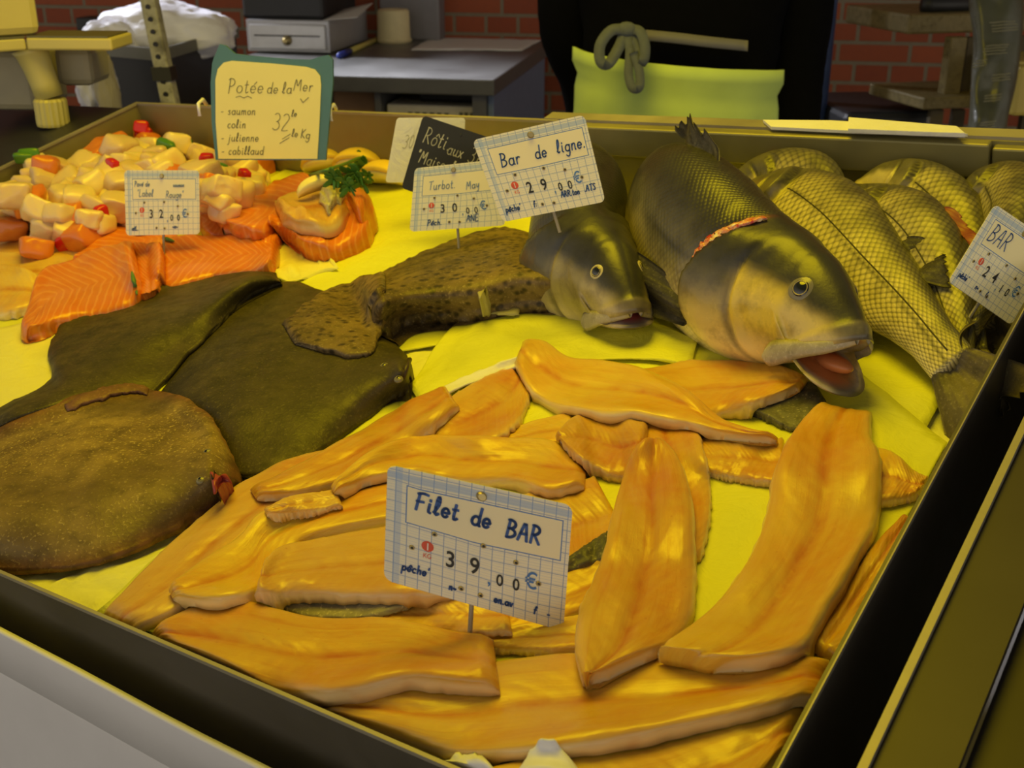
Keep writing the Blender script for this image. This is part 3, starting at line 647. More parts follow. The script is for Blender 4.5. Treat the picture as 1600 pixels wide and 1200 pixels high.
for k, (mk, lb, st, t) in enumerate(FIL):
    under = MAT['skin_dark'] if 'dark skin line' in lb else None
    o = slab('fish_fillet', st, t*.62, MAT[mk], under=under, ns=56, nw=21, stiff=12, e=0.42, p=4.0, taper=(0.05, 0.045), groove=0.16, wob=0.0022, ragged=1.6, seed=30+k, dil=0.007)
    tag(o, lb, 'fish fillet', 'bass fillets on yellow paper')

# curled white plastic corners at the front rim
for lb, st in (('white curled paper tip at the bottom edge, taller one', [(800, 1215, 915, 1215), (826, 1172, 890, 1180), (848, 1154, 866, 1156)]),
               ('flat white paper tip on the front rim beside the taller one', [(680, 1195, 700, 1225), (720, 1175, 760, 1222), (756, 1178, 790, 1224)])):
    tag(slab('paper_tip', st, 0.006, MAT['white'], ns=16, nw=11, stiff=20, e=0.3, wob=0.001), lb, 'paper')
# ------------------------------------------------------------------ round fish (sea bass)
ST = np.array([  # s, dorsal, ventral, half width (fractions of standard length)
 (0.00, .020, .024, .022), (0.04, .042, .044, .034), (0.08, .060, .060, .046), (0.12, .076, .074, .056), (0.17, .094, .090, .066), (0.22, .107, .102, .072),
 (0.28, .117, .110, .076), (0.36, .124, .118, .076), (0.46, .120, .118, .072), (0.58, .103, .102, .060), (0.70, .080, .080, .045), (0.82, .055, .056, .030), (0.91, .042, .043, .020), (1.0, .042, .042, .013)])
def stn(s): return [np.interp(s, ST[:, 0], ST[:, k]) for k in (1, 2, 3)]
def hermite(P, S, s):                            # smooth curve through control points P at parameters S
    P = np.asarray(P, float); S = np.asarray(S, float); T = np.gradient(P, S, axis=0)
    i = int(np.clip(np.searchsorted(S, s)-1, 0, len(S)-2)); d = S[i+1]-S[i]; t = (s-S[i])/d
    return P[i]*(2*t**3-3*t**2+1)+T[i]*d*(t**3-2*t**2+t)+P[i+1]*(-2*t**3+3*t**2)+T[i+1]*d*(t**3-t**2)
def bass(name, label, ctrl, dors, L, lips, palette, mat, fine=1.0, group=None, gillred=0.0, eyes=(1, -1), fat=1.0, plump=None, headend=0.27, finside=1):
    """ctrl: (s, tray point) list; dors: (s, dorsal vector) list; lips: dict of mouth landmarks in body lengths."""
    S = [c[0] for c in ctrl]; P = [c[1] for c in ctrl]; DS = [d[0] for d in dors]; DV = np.array([np.asarray(d[1], float) for d in dors])
    def frame(s):
        c = hermite(P, S, s); T = hermite(P, S, min(s+.01, S[-1]))-hermite(P, S, max(s-.01, S[0])); T /= np.linalg.norm(T)
        d = np.array([np.interp(s, DS, DV[:, k]) for k in range(3)]); d = d-T*(d@T); d /= np.linalg.norm(d)
        return c, T, np.cross(d, T), d
    s0 = 0.11; M = int(72*fine)//2*2
    ss = list(np.arange(s0, 0.33, 0.0036/fine))+list(np.linspace(0.33, 1.0, int(56*fine)))
    ang = np.arange(M)/M*2*np.pi; ca, sa = np.cos(ang), np.sin(ang)
    def section(s):
        a, b, hw = stn(s); hw = hw*fat
        y = hw*np.sign(sa)*np.abs(sa)**0.92*(1-0.22*np.clip(ca, 0, 1)**1.0*(1-sstep(.2, .4, s)))
        z = np.where(ca >= 0, a*np.abs(ca)**0.92, -b*np.abs(ca)**0.92)
        return y, z
    rings = []                                   # each: x, y, z arrays (body lengths) + zone
    U, Lw, C = lips['up'], lips['low'], lips['corner']
    k = np.abs(ca)
    rx = np.where(ca >= 0, C[0]+(U[0]-C[0])*k**0.7, C[0]+(Lw[0]-C[0])*k**0.7)
    rz = np.where(ca >= 0, C[2]+(U[1]-C[2])*k**0.9, C[2]+(Lw[1]-C[2])*k**0.9)
    ry = np.sign(sa)*C[1]*np.where(ca >= 0, (1-np.minimum(k, 1)**2.0)**0.70, (1-np.minimum(k, 1)**2.6)**0.55)
    y0, z0 = section(s0)
    # inside of the mouth, from deep to lip
    cen_z = (U[1]+Lw[1])/2
    for q, zone in ((0.0, 3), (0.35, 3), (0.7, 3), (0.92, 2)):
        x = (rx+0.06)*(1-q)+rx*q+0.004*(q < 1)
        rings.append((x, ry*(0.25+0.70*q), (cen_z+0.01)*(1-(0.25+0.70*q))+rz*(0.25+0.70*q), zone))
    rings.append((rx-0.002, ry*0.99, rz, 1))
    nf = int(22*fine)
    for i in range(1, nf+1):
        t = 1-i/(nf+1.0); f = 1-t**1.35
        lipb = 0.004*math.exp(-((t-0.90)/0.06)**2)
        y = ry+(y0-ry)*f; z = rz+(z0-rz)*f
        n = np.hypot(y, z-cen_z)+1e-6
        rings.append((s0+(rx-s0)*t, y*(1+lipb/n), z+(z-cen_z)*lipb/n, 1 if t > 0.86 else 0))
    for s in ss:
        y, z = section(s); rings.append((np.full(M, s), y, z, 0))
    V, Cc, Sc, UVs = [], [], [], []
    pal = {k2: np.array(v) for k2, v in palette.items() if hasattr(v, '__len__')}
    rmax = 0.0
    for (x, y, z, zone) in rings:
        for j in range(M):
            xx, yy, zz = x[j], y[j], z[j]
            red = 0.0; dark = 0.0; scl = 0.0
            if zone == 0 and xx > 0.09:
                sg = 0.268-(7.0 if zz > 0 else 5.5)*zz*zz
                side = abs(sa[j])
                d = 0.0190*sstep(sg-0.11, sg-0.004, xx)*(1-sstep(sg-0.0015, sg+0.003, xx)) - 0.0060*sstep(sg, sg+0.004, xx)*(1-sstep(sg+0.008, sg+0.045, xx))
                gate = sstep(-0.115, -0.06, zz)*(1-sstep(0.075, 0.10, zz))
                sp2 = 0.185-3.0*zz*zz
                d += -0.0045*math.exp(-((xx-sp2)/0.006)**2)*(1-sstep(0.05, 0.08, zz)) + 0.004*math.exp(-((xx-sp2+0.012)/0.010)**2)
                dark = 0.75*math.exp(-((xx-sp2-0.004)/0.0055)**2)*gate + 0.75*math.exp(-((xx-sg-0.002)/0.004)**2)*gate
                red = gillred*math.exp(-((xx-sg-0.010)/0.007)**2)*sstep(0.02, 0.05, zz)*(1-sstep(0.09, 0.105, zz))*(1 if sa[j]*finside > 0 else 0)
                wr = (0.0022*nz((xx*34, zz*34, 2.0+np.sign(sa[j])))+0.0012*nz((xx*85, zz*85, 5.0)))*(1-sstep(.24, .30, xx))
                yy += (d*gate+wr)*np.sign(sa[j])*side
                scl = sstep(sg+0.005, sg+0.03, xx)*sstep(-0.118, -0.085, zz) if xx > 0.2 else 0.0
            xc = min(max(xx, S[0]), S[-1])
            c, T, Lt, D = frame_cached(frame, round(xc, 4))
            V.append(c+T*(xx-xc)*L+Lt*yy*L+D*zz*L)
            a_, b_, hw = stn(max(xx, 0.0)); zn = zz/(a_ if zz > 0 else b_)
            nn = 0.30*nz((xx*9, yy*8+3, zz*9))+0.12*nz((xx*32, yy*30, zz*32))
            head = 1-sstep(headend-0.03, headend+0.02, xx)
            c_ = pal['belly']*1.0
            side_c = pal['flank']*(1-head)+pal['cheek']*head
            c_ = c_+(side_c-c_)*sstep(-0.75, -0.30, zn+nn*0.5)
            c_ = c_+(pal.get('mid', pal['back'])-c_)*sstep(palette['b0'], palette['b1'], zn+nn)
            c_ = c_+(pal['back']-c_)*sstep(palette['b1']-.05, palette['b1']+.40, zn+nn)
            if head > 0.5:
                h_ = zz+0.045*nn
                gold = sstep(.095, .105, xx)*(1-sstep(.172, .186, xx+3*zz*zz))*sstep(-.055, -.03, h_)*(1-sstep(.040, .055, h_))
                top = sstep(0.020, 0.046, h_+0.60*max(0, .098-xx)+.010*sstep(.17, .21, xx)); top = max(top, .85*math.exp(-(((xx-.083)/.022)**2+((zz-.030)/.020)**2)**2))
                oper = sstep(.182, .20, xx+3*zz*zz)*sstep(-.045, .012, h_)
                c_ = pal['belly']+(pal['cheek']-pal['belly'])*sstep(-.085, -.045, h_)
                c_ = c_*(1-gold)+pal.get('gold', pal['cheek'])*gold
                c_ = c_+(pal['back']*1.5-c_)*oper*.92; c_ = c_+(pal['back']-c_)*top
            # lateral line
            if scl > 0: c_ = c_*(1-0.65*math.exp(-((zz-0.026+0.045*(xx-.3))/(0.0034/fine**1.3))**2))
            c_ = c_*(1-0.8*dark); c_ = c_+(np.array([0.50, 0.05, 0.04])-c_)*min(1, red*1.2)
            if zone == 1: c_ = c_*0.5+pal['lip']*0.5 if ca[j] < 0.1 else c_*0.8+pal['lip']*0.2
            if zone in (1, 2) and ca[j] < -.80: c_ = c_*(1-.75*sstep(-.80, -.97, ca[j]))
            if zone == 2: c_ = pal['lip']*(1-.6*sstep(-.80, -.97, ca[j]))
            if zone == 3: c_ = pal['mouth']
            V_last = V[-1]; Cc.append(c_); Sc.append(scl)
            UVs.append((xx*L, ang[j]*0.095*L if ang[j] <= np.pi else (2*np.pi-ang[j])*0.095*L))
    n = len(rings); F_ = []
    for i in range(n-1):
        for j in range(M):
            F_.append([i*M+j, i*M+(j+1) % M, (i+1)*M+(j+1) % M, (i+1)*M+j])
    F_.append(list(range(M))[::-1]); F_.append([(n-1)*M+j for j in range(M)])
    V = np.array(V); FRC.clear()
    c0 = V.mean(0); nn = np.cross(V[F_[len(F_)//2][1]]-V[F_[len(F_)//2][0]], V[F_[len(F_)//2][3]]-V[F_[len(F_)//2][0]])
    i_mid = (n//2)*M; cm = V[i_mid:i_mid+M].mean(0); q = V[F_[i_mid][0]]-cm
    if nn @ q < 0: F_ = [f[::-1] for f in F_]
    t = thing(name, W(V)[np.argmin(W(V)[:, 2])], label, 'fish', group)
    body = link('body', W(V), F_, mat, t, uv=np.array(UVs), col=np.clip(np.array(Cc), 0, 1), scl=np.array(Sc))
    Vr = np.concatenate([V, (V[F_[0][0]:F_[0][0]+1])]); raise_h(V[:, 0], V[:, 1], V[:, 2])
    # eyes
    for sd in eyes:
        m_ = [i for i in range(len(V))]
        tgt = (0.083, 0.030)
        best = None; bi = -1
        for i, (x, y, z, zone) in enumerate(rings):
            if zone: continue
            for j in range(M):
                if sa[j]*sd > 0.3:
                    dd = (x[j]-tgt[0])**2+(z[j]-tgt[1])**2
                    if best is None or dd < best: best = dd; bi = (i, j)
        i, j = bi; p = V[i*M+j]; c, T, Lt, D = frame(0.083)
        nrm = np.cross(V[(i+2)*M+j]-V[(i-2)*M+j], V[i*M+(j+2) % M]-V[i*M+(j-2) % M]); nrm = nrm/np.linalg.norm(nrm)*np.sign(nrm @ (Lt*sd))
        eye(t, p, palette.get('eye', 0.026)*L, nrm, EYEM[3] if palette.get('yel') else None)
    if palette.get('lat'):
        i0 = next(i for i, r_ in enumerate(rings) if r_[3] == 0 and r_[0][0] > 0.285 and r_[0][M//2] > 0.285)
        for j in (round(1.36/6.2832*M), M-round(1.36/6.2832*M)):
            pts = [V[i*M+j] for i in range(i0, n-2, 2)]
            MB().tube([W(p) for p in pts], 0.0007, 5).build('lateral_line', LATM, t, smooth=True)
    # upper jaw plates along the sides of the mouth
    for sd in (1, -1):
        pts = [(U[0]+.006, .006, U[1]-.004, .010), (U[0]+.028, C[1]*.70, U[1]+(C[2]-U[1])*.42, .016), (C[0]*.68, C[1]*1.02, C[2]*.78, .022), (C[0]+.006, C[1]*1.20, C[2]*1.06, .030), (C[0]+.020, C[1]*1.22, C[2]*1.20, .022), (C[0]+.026, C[1]*1.2, C[2]*1.24, .010)]
        Pq = catmull(pts, 20); Vm = []; Fm = []
        for (x, y, z, w) in Pq:
            c, T, Lt, D = frame(x)
            for kx, ky in ((0, .5), (.0028, .25), (.0034, 0), (.0028, -.25), (0, -.5), (-.003, 0)):
                Vm.append(c+Lt*(y+kx+.002)*sd*L+D*(z+ky*w)*L+T*ky*w*.35*L)
        for i in range(19):
            for k2 in range(6): Fm.append([i*6+k2, i*6+(k2+1) % 6, (i+1)*6+(k2+1) % 6, (i+1)*6+k2])
        Fm += [list(range(6)), [19*6+k2 for k2 in range(6)][::-1]]
        link('jaw_plate', W(Vm), Fm, JAWM, t)
    return t, frame, V
LATM = plain('lateral_line', (0.05, 0.042, 0.015), 0.6)
JAWM = m_flat('jaw_plate_skin', (.34, .30, .19), (.58, .51, .34), (.72, .66, .5), .3)
FRC = {}
def frame_cached(fr, s):
    if s not in FRC: FRC[s] = fr(s)
    return FRC[s]
def fin(name, base, tip, mat, parent, thick=0.0012, n=26, m=8, serr=0.0, rays=14, thicken=True):
    """fin membrane between a base polyline and a tip polyline (tray points), with fine ray ridges and a notched edge"""
    B = catmull(base, n); Tt = catmull(tip, n); V = []; Fc = []; nrm = np.cross(B[-1]-B[0], Tt[n//2]-B[n//2]); nrm /= np.linalg.norm(nrm)+1e-9
    for side in (1, -1):
        for i in range(n):
            k = 1-serr*(0.5+0.5*math.cos(i/n*2*math.pi*rays))
            for j in range(m):
                f = j/(m-1); p = B[i]+(Tt[i]-B[i])*f*(1-(1-k)*f)
                V.append(p+nrm*side*(thick*(1-0.7*f)+0.0006*math.cos(i/n*2*math.pi*rays)*side+0.0)+nrm*0.004*math.sin(f*2.5+i*0.35))
    N = n*m
    for i in range(n-1):
        for j in range(m-1):
            a = i*m+j; Fc.append([a, a+m, a+m+1, a+1]); Fc.append([N+a, N+a+1, N+a+m+1, N+a+m])
    e_ = [i*m for i in range(n)]+[(n-1)*m+j for j in range(1, m)]+[i*m+m-1 for i in range(n-2, -1, -1)]+[j for j in range(m-2, 0, -1)]
    for k in range(len(e_)):
        a, b = e_[k], e_[(k+1) % len(e_)]; Fc.append([a, b, b+N, a+N])
    return link(name, W(V), Fc, mat, parent)
FINM = m_flat('bass_fin', (0.035, 0.032, 0.022), (0.085, 0.075, 0.045), (0.22, 0.19, 0.11), 0.3)
FING = m_flat('golden_fin', (0.10, 0.085, 0.04), (0.22, 0.18, 0.09), (0.4, 0.34, 0.2), 0.3)
def tailfin(t, fr, L, spread=0.13, length=0.17, mat=None, twist=0.0):
    c, T, Lt, D = fr(1.0)
    base = [c+D*L*0.042, c, c-D*L*0.042]
    tip = [c+T*L*length+D*L*spread, c+T*L*length*0.92+D*L*spread*0.5, c+T*L*length*0.72, c+T*L*length*0.92-D*L*spread*0.5, c+T*L*length-D*L*spread]
    fin('tail_fin', base, tip, mat or FINM, t, serr=0.10, rays=9)

PB = dict(back=(0.042, 0.040, 0.026), flank=(0.50, 0.41, 0.15), cheek=(0.64, 0.50, 0.13), gold=(0.72, 0.55, 0.055), belly=(0.96, 0.82, 0.32), lip=(0.55, 0.46, 0.30), mouth=(0.50, 0.18, 0.055), b0=-0.20, b1=0.28, eye=0.0215, mid=(.125, .112, .060))
PD = dict(PB, back=(0.042, 0.040, 0.026), flank=(0.30, 0.25, 0.09), cheek=(0.46, 0.38, 0.15), gold=(.34, .28, .09), belly=(.85, .72, .33), mouth=(0.40, 0.09, 0.09), lip=(0.50, 0.40, 0.31), b0=-0.45, b1=0.0, eye=0.0165, yel=1, mid=(.10, .09, .05))

# biggest bass, mouth open
p2 = np.array([1.2146, .4266, .0055]); T2 = np.array([-.843, .517, -.144]); D2 = np.array([.077, .382, .921]); L2 = 0.59
g2 = p2+T2*L2*0.26
ctrl2 = [(-0.03, p2-T2*L2*0.03), (0.0, p2), (0.13, p2+T2*L2*0.13), (0.26, g2), (0.48, np.array([.985, .590, -.010])), (0.75, np.array([.915, .672, -.045])), (1.0, np.array([.880, .725, -.050]))]
t2, fr2, V2 = bass('sea_bass', 'biggest dark-backed sea bass with wide open mouth and a red cut behind its head', ctrl2, [(0, D2), (0.26, D2), (0.5, (0.10, 0.30, 0.95)), (1, (0.5, 0.3, 0.8))], L2,
    dict(up=(0.0, -0.012), low=(0.010, -0.086), corner=(0.090, 0.044, -0.052)), PB, MAT['bass_big'], 1.0, 'whole sea bass in the tray', gillred=1.0, fat=1.08, finside=1)
tailfin(t2, fr2, L2, 0.11, 0.13)
def on(fr, L, s, y, z):
    c, T, Lt, D = fr(s); return c+Lt*y*L+D*z*L
fin('dorsal_fin', [on(fr2, L2, s, 0, .118) for s in (.40, .47, .54)], [on(fr2, L2, s, 0, z) for s, z in ((.44, .150), (.50, .158), (.56, .135))], FINM, t2, serr=0.35, rays=7)
fin('pectoral_fin', [on(fr2, L2, .275, .074, z) for z in (-.02, -.045, -.07)], [on(fr2, L2, .40, .105, z) for z in (-.015, -.06, -.105)], FINM, t2, serr=0.1, rays=10)
# torn gill flesh on the cut
Vg = []; Fg = []; ng, mg = 44, 9
for i in range(ng):
    z = .028+.070*i/(ng-1); e_ = 0.268-7.0*z*z; a_, b_, hw = stn(e_)
    wd_ = (.010+.012*math.sin(math.pi*i/(ng-1))+.006*nz((i*.35, 1, 2)))
    for k in range(mg):
        q = k/(mg-1); s_ = e_-.004+wd_*q; y = hw*1.09*max(0.0, 1-(z/a_)**2)**.5*(1-.22*z/a_*.3)+.0035+.006*math.sin(math.pi*q)*(.5+.7*abs(nz((i*.5, k*.7, 4))))
        Vg.append(on(fr2, L2, s_, y, z+.004*nz((i*.4, k*.5, 9))))
for i in range(ng-1):
    for k in range(mg-1): q = i*mg+k; Fg.append([q, q+1, q+mg+1, q+mg])
mg_ = NT('raw_gill_flesh'); o_ = mg_.obj(); f_ = mg_.noise(150, 3, o_)
mg_.p(Base_Color=mg_.ramp(f_, (.38, (.50, .035, .025)), (.52, (.70, .30, .15)), (.66, (.90, .74, .42))), Roughness=.3); mg_.bump(f_, .6, .002)
gc = link('gill_cut', W(Vg), Fg, mg_.m, t2); sm_ = gc.modifiers.new('t', 'SOLIDIFY'); sm_.thickness = .003; sm_.offset = 0
# tongue
q = on(fr2, L2, .05, 0, -.055)
MB().ellipsoid(W(q), (W(q+T2)-W(q))*0.020, (W(q+np.cross(D2, T2))-W(q))*0.009, (W(q+D2)-W(q))*0.006, 14, 10).build('tongue', plain('tongue', (0.52, 0.18, 0.06), 0.35), t2, smooth=True)

# second bass, facing the customer
p1 = np.array([1.0155, .4551, -.0173]); T1 = np.array([-.779, .616, -.12]); D1 = np.array([.034, .232, .972]); L1 = 0.55
g1 = p1+T1*L1*0.26
ctrl1 = [(-0.03, p1-T1*L1*0.03), (0.0, p1), (0.13, p1+T1*L1*0.13), (0.26, g1), (0.48, np.array([.850, .640, -.032])), (0.75, np.array([.785, .715, -.045])), (1.0, np.array([.700, .750, -.060]))]
t1, fr1, V1 = bass('sea_bass', 'dark sea bass facing forward with a closed reddish mouth, under the ligne price card', ctrl1, [(0, D1), (0.26, D1), (1, (0.2, 0.3, 0.9))], L1,
    dict(up=(0.006, -0.016), low=(0.004, -0.038), corner=(0.080, 0.040, -0.046)), PD, MAT['bass_big'], 1.0, 'whole sea bass in the tray', fat=1.12)
tailfin(t1, fr1, L1, 0.09, 0.10)
fin('pectoral_fin', [on(fr1, L1, .275, -.078, z) for z in (-.03, -.05, -.07)], [on(fr1, L1, .42, -.11, z) for z in (-.02, -.06, -.10)], FINM, t1, serr=0.1, rays=10)

# golden farmed bass heaped at the right back
PG = dict(lat=1, mid=(.42, .36, .12), back=(0.13, 0.115, 0.045), flank=(0.72, 0.62, 0.26), cheek=(0.55, 0.46, 0.20), belly=(0.82, 0.72, 0.45), lip=(0.6, 0.45, 0.28), mouth=(0.5, 0.12, 0.08), b0=0.05, b1=0.50, eye=0.020)
CL = dict(up=(0.004, -0.014), low=(0.002, -0.032), corner=(0.07, 0.034, -0.040))
def small(label, C, dv, L, fat=1.0, pal=PG, tail=True, gr=0.0, eyes=(1,), fine=0.7, sfx=None):
    P = [np.array(c) for c in C]; d = np.r_[0, np.cumsum([np.linalg.norm(P[i+1]-P[i]) for i in range(len(P)-1)])]; S = d/d[-1]
    ctrl = [(s, p) for s, p in zip(S, P)]
    t, fr, V = bass('sea_bass', label, ctrl, [(0, dv), (1, dv)], L or d[-1], CL, pal, MAT['bass'], fine, 'whole sea bass in the tray', gillred=gr, eyes=eyes, fat=fat)
    if tail: tailfin(t, fr, L or d[-1], 0.10, 0.16, FING)
    return t, fr
small('golden bass at the back wall with a red gill edge, seen from behind', [(.950, .715, -.060), (1.003, .748, -.040), (1.050, .733, -.036), (1.105, .66, -.060), (1.16, .58, -.066)], (-.1, .45, .85), .28, .95, gr=1.0)
b6, _ = small('golden bass farthest back with a red mouth, lying against the rear wall', [(1.085, .755, -.036), (1.135, .742, -.034), (1.185, .70, -.042), (1.225, .635, -.055), (1.262, .565, -.062)], (.45, .5, .65), .29, .95, gr=.6)
small('dark-backed bass lying between the farthest one and the narrow one', [(1.030, .735, -.062), (1.095, .710, -.052), (1.145, .678, -.044), (1.192, .636, -.044), (1.238, .57, -.050), (1.262, .51, -.060)], (.5, .55, .60), .32, 1.0, dict(PG, b0=-0.15, b1=0.35))
s7, fr7 = small('narrow golden bass next to the large scaly one, a red fin on its back', [(1.085, .700, -.050), (1.130, .668, -.034), (1.170, .630, -.028), (1.208, .582, -.032), (1.242, .525, -.045), (1.266, .47, -.055)], (.5, .45, .62), .34, .95)
fin('dorsal_fin', [on(fr7, .34, s, 0, .11) for s in (.42, .52, .62)], [on(fr7, .34, s, .01, .135) for s in (.47, .57, .66)], plain('red_fin', (0.28, 0.07, 0.03), 0.5), s7, serr=.2, rays=8)
small('bass on the far right behind the small price card, head end up', [(1.180, .700, -.055), (1.218, .735, -.036), (1.248, .690, -.030), (1.258, .62, -.036), (1.258, .52, -.046)], (.2, .45, .8), .31, 1.15, dict(PG, flank=(.5, .43, .22)))
t3, fr3 = small('large scaly golden bass with its tail at the right rim', [(.965, .735, -.055), (1.030, .700, -.042), (1.098, .640, -.036), (1.165, .570, -.036), (1.222, .510, -.036), (1.262, .463, -.038)], (.62, .52, .55), .42, 1.0, dict(PG, cheek=(.16, .12, .05), gold=(.2, .15, .06)), fine=1.0)
fin('dorsal_fin', [on(fr3, .42, s, 0, z) for s, z in ((.62, .092), (.70, .078), (.78, .06))], [on(fr3, .42, s, .0, z) for s, z in ((.68, .125), (.76, .12), (.82, .085))], FINM, t3, serr=.15, rays=9)
fin('anal_fin', [on(fr3, .42, s, 0, -z) for s, z in ((.62, .092), (.69, .08), (.76, .066))], [on(fr3, .42, s, .0, -z) for s, z in ((.68, .13), (.75, .125), (.80, .09))], FINM, t3, serr=.15, rays=8)
# ------------------------------------------------------------------ handwriting: single-stroke letters
def A(cx, cy, rx, ry, a0, a1, n=9):
    return [(cx+rx*math.cos(math.radians(a0+(a1-a0)*i/(n-1))), cy+ry*math.sin(math.radians(a0+(a1-a0)*i/(n-1)))) for i in range(n)]
O_ = A(.25, .25, .23, .25, 40, 400, 14)
GL = {
 'F': (.55, [[(.05, 0), (.1, 1)], [(0, .95), (.3, 1.02), (.6, .98)], [(0, .5), (.4, .52)]]), 'i': (.28, [[(.1, .5), (.1, .08), (.22, 0)], [(.1, .75), (.11, .68)]]),
 'l': (.32, [[(0, .1), (.22, .6), (.2, 1), (.08, .95), (.06, .2), (.15, 0), (.28, .08)]]), 'e': (.48, [[(.02, .25)]+A(.22, .25, .2, .25, 0, 320, 12)]),
 't': (.36, [[(.14, .85), (.12, .1), (.22, 0), (.34, .08)], [(0, .55), (.3, .57)]]), 'd': (.55, [O_, [(.48, 1), (.46, .08), (.55, 0)]]),
 'B': (.62, [[(.05, 0), (.08, 1)], [(.0, .97)]+A(.12, .75, .34, .24, 90, -90, 8)+A(.1, .26, .44, .26, 90, -95, 9)]), 'A': (.62, [[(0, 0), (.28, 1), (.56, 0)], [(.1, .38), (.48, .38)]]),
 'R': (.62, [[(.05, 0), (.06, 1)], [(0, .97)]+A(.1, .73, .36, .26, 90, -90, 8)+[(.2, .46), (.58, 0)]]), 'a': (.55, [O_, [(.47, .5), (.46, .08), (.56, .02)]]),
 'r': (.40, [[(.05, .5), (.07, 0)], [(.07, .3), (.2, .5), (.36, .46)]]), '.': (.22, [[(.08, .0), (.1, .05)]]), 'g': (.52, [O_, [(.47, .5), (.45, -.25), (.28, -.42), (.06, -.3)]]),
 'n': (.52, [[(.05, .5), (.06, 0)], [(.06, .3), (.2, .5), (.38, .45), (.4, .05), (.48, 0)]]), 'T': (.6, [[(.3, 0), (.3, 1)], [(0, .95), (.62, 1.0)]]),
 'u': (.54, [[(.05, .5), (.05, .15), (.2, 0), (.4, .15), (.42, .5)], [(.42, .5), (.44, .05), (.54, 0)]]), 'b': (.5, [[(.05, 1), (.06, .05)], A(.24, .25, .2, .25, 160, -190, 12)]),
 'o': (.52, [O_]), 'm': (.75, [[(.05, .5), (.05, 0)], [(.05, .3), (.18, .5), (.33, .42), (.34, 0)], [(.34, .3), (.48, .5), (.62, .42), (.64, .04), (.72, 0)]]),
 'M': (.8, [[(.02, 0), (.12, .98), (.36, .35), (.6, 1), (.7, 0)]]), 'y': (.5, [[(.04, .5), (.06, .2), (.22, .08), (.4, .5)], [(.42, .5), (.32, -.35), (.1, -.4)]]),
 'P': (.56, [[(.06, -.05), (.08, 1)], [(-.04, .9)]+A(.12, .72, .36, .28, 95, -95, 9)]), 'v': (.45, [[(.02, .5), (.2, 0), (.4, .5)]]),
 's': (.4, [[(.32, .45), (.15, .5), (.06, .38), (.28, .2), (.24, .02), (.02, .04)]]), 'c': (.45, [A(.24, .25, .21, .25, 50, 310, 10)]), 'C': (.6, [A(.33, .5, .3, .5, 50, 310, 11)]),
 'L': (.5, [[(.05, 1), (.04, 0), (.48, .03)]]), 'k': (.48, [[(.05, 1), (.05, 0)], [(.4, .5), (.08, .22), (.44, 0)]]), 'K': (.56, [[(.05, 1), (.05, 0)], [(.5, 1), (.08, .45), (.54, 0)]]),
 'x': (.45, [[(.02, .5), (.4, 0)], [(.4, .5), (.02, 0)]]), 'p': (.5, [[(.05, .5), (.04, -.45)], A(.24, .25, .2, .25, 160, -190, 12)]), 'h': (.5, [[(.05, 1), (.06, 0)], [(.06, .3), (.2, .5), (.38, .42), (.4, 0)]]),
 'N': (.62, [[(.02, 0), (.04, 1), (.5, 0), (.52, 1)]]), 'E': (.52, [[(.48, 1), (.05, 1), (.05, 0), (.5, 0)], [(.05, .5), (.4, .5)]]), 'S': (.52, [[(.46, .88), (.25, 1), (.06, .8), (.42, .35), (.36, .05), (.02, .08)]]),
 '3': (.5, [A(.2, .75, .22, .25, 140, -85, 8)+A(.2, .25, .26, .26, 85, -140, 9)]), '2': (.52, [A(.22, .75, .22, .25, 150, -20, 7)+[(.02, 0), (.48, .02)]]), '0': (.5, [A(.24, .5, .2, .5, 90, 450, 14)]),
 'j': (.3, [[(.14, .5), (.1, -.3), (-.08, -.38)], [(.15, .75), (.16, .7)]]), 'J': (.4, [[(.3, 1), (.26, .1), (.1, -.05), (-.02, .1)]]), '-': (.45, [[(.05, .3), (.35, .32)]]), '"': (.25, [[(.05, 1), (.03, .8)], [(.16, 1), (.14, .8)]]),
 "'": (.15, [[(.06, 1), (.02, .8)]]), '^': (0, [[(-.42, .62), (-.28, .78), (-.14, .62)]]), '`': (0, [[(-.36, .6), (-.18, .78)]]), ' ': (.35, []), ':': (.2, [[(.08, .05), (.09, .1)], [(.08, .4), (.09, .45)]]),
 '~': (.45, [[(0, .25), (.12, .35), (.25, .2), (.4, .3)]]), 'I': (.2, [[(.08, 1), (.08, 0)]]), 'E2': (0, []),
 'f': (.4, [[(.38, .9), (.26, 1), (.16, .8), (.12, -.05)], [(0, .5), (.3, .52)]]), 'q': (.5, [O_, [(.47, .5), (.46, -.45)]]),
}
def strokes(text, x, y, h, slope=0.0, slant=0.15, gap=0.12, xs=0.80):
    out = []
    for ch in text:
        adv, ss = GL.get(ch, GL[' '])
        for s in ss:
            q = []
            s2 = catmull(s, max(2*len(s), 5)) if len(s) > 2 else np.array(s)
            for (a, b) in s2: q.append((x+(a*xs+b*slant)*h, y+b*h+slope*a*xs*h))
            out.append(q)
        st_ = (adv*xs+gap*(1 if adv else 0))*h; x += st_; y += slope*st_
    return out
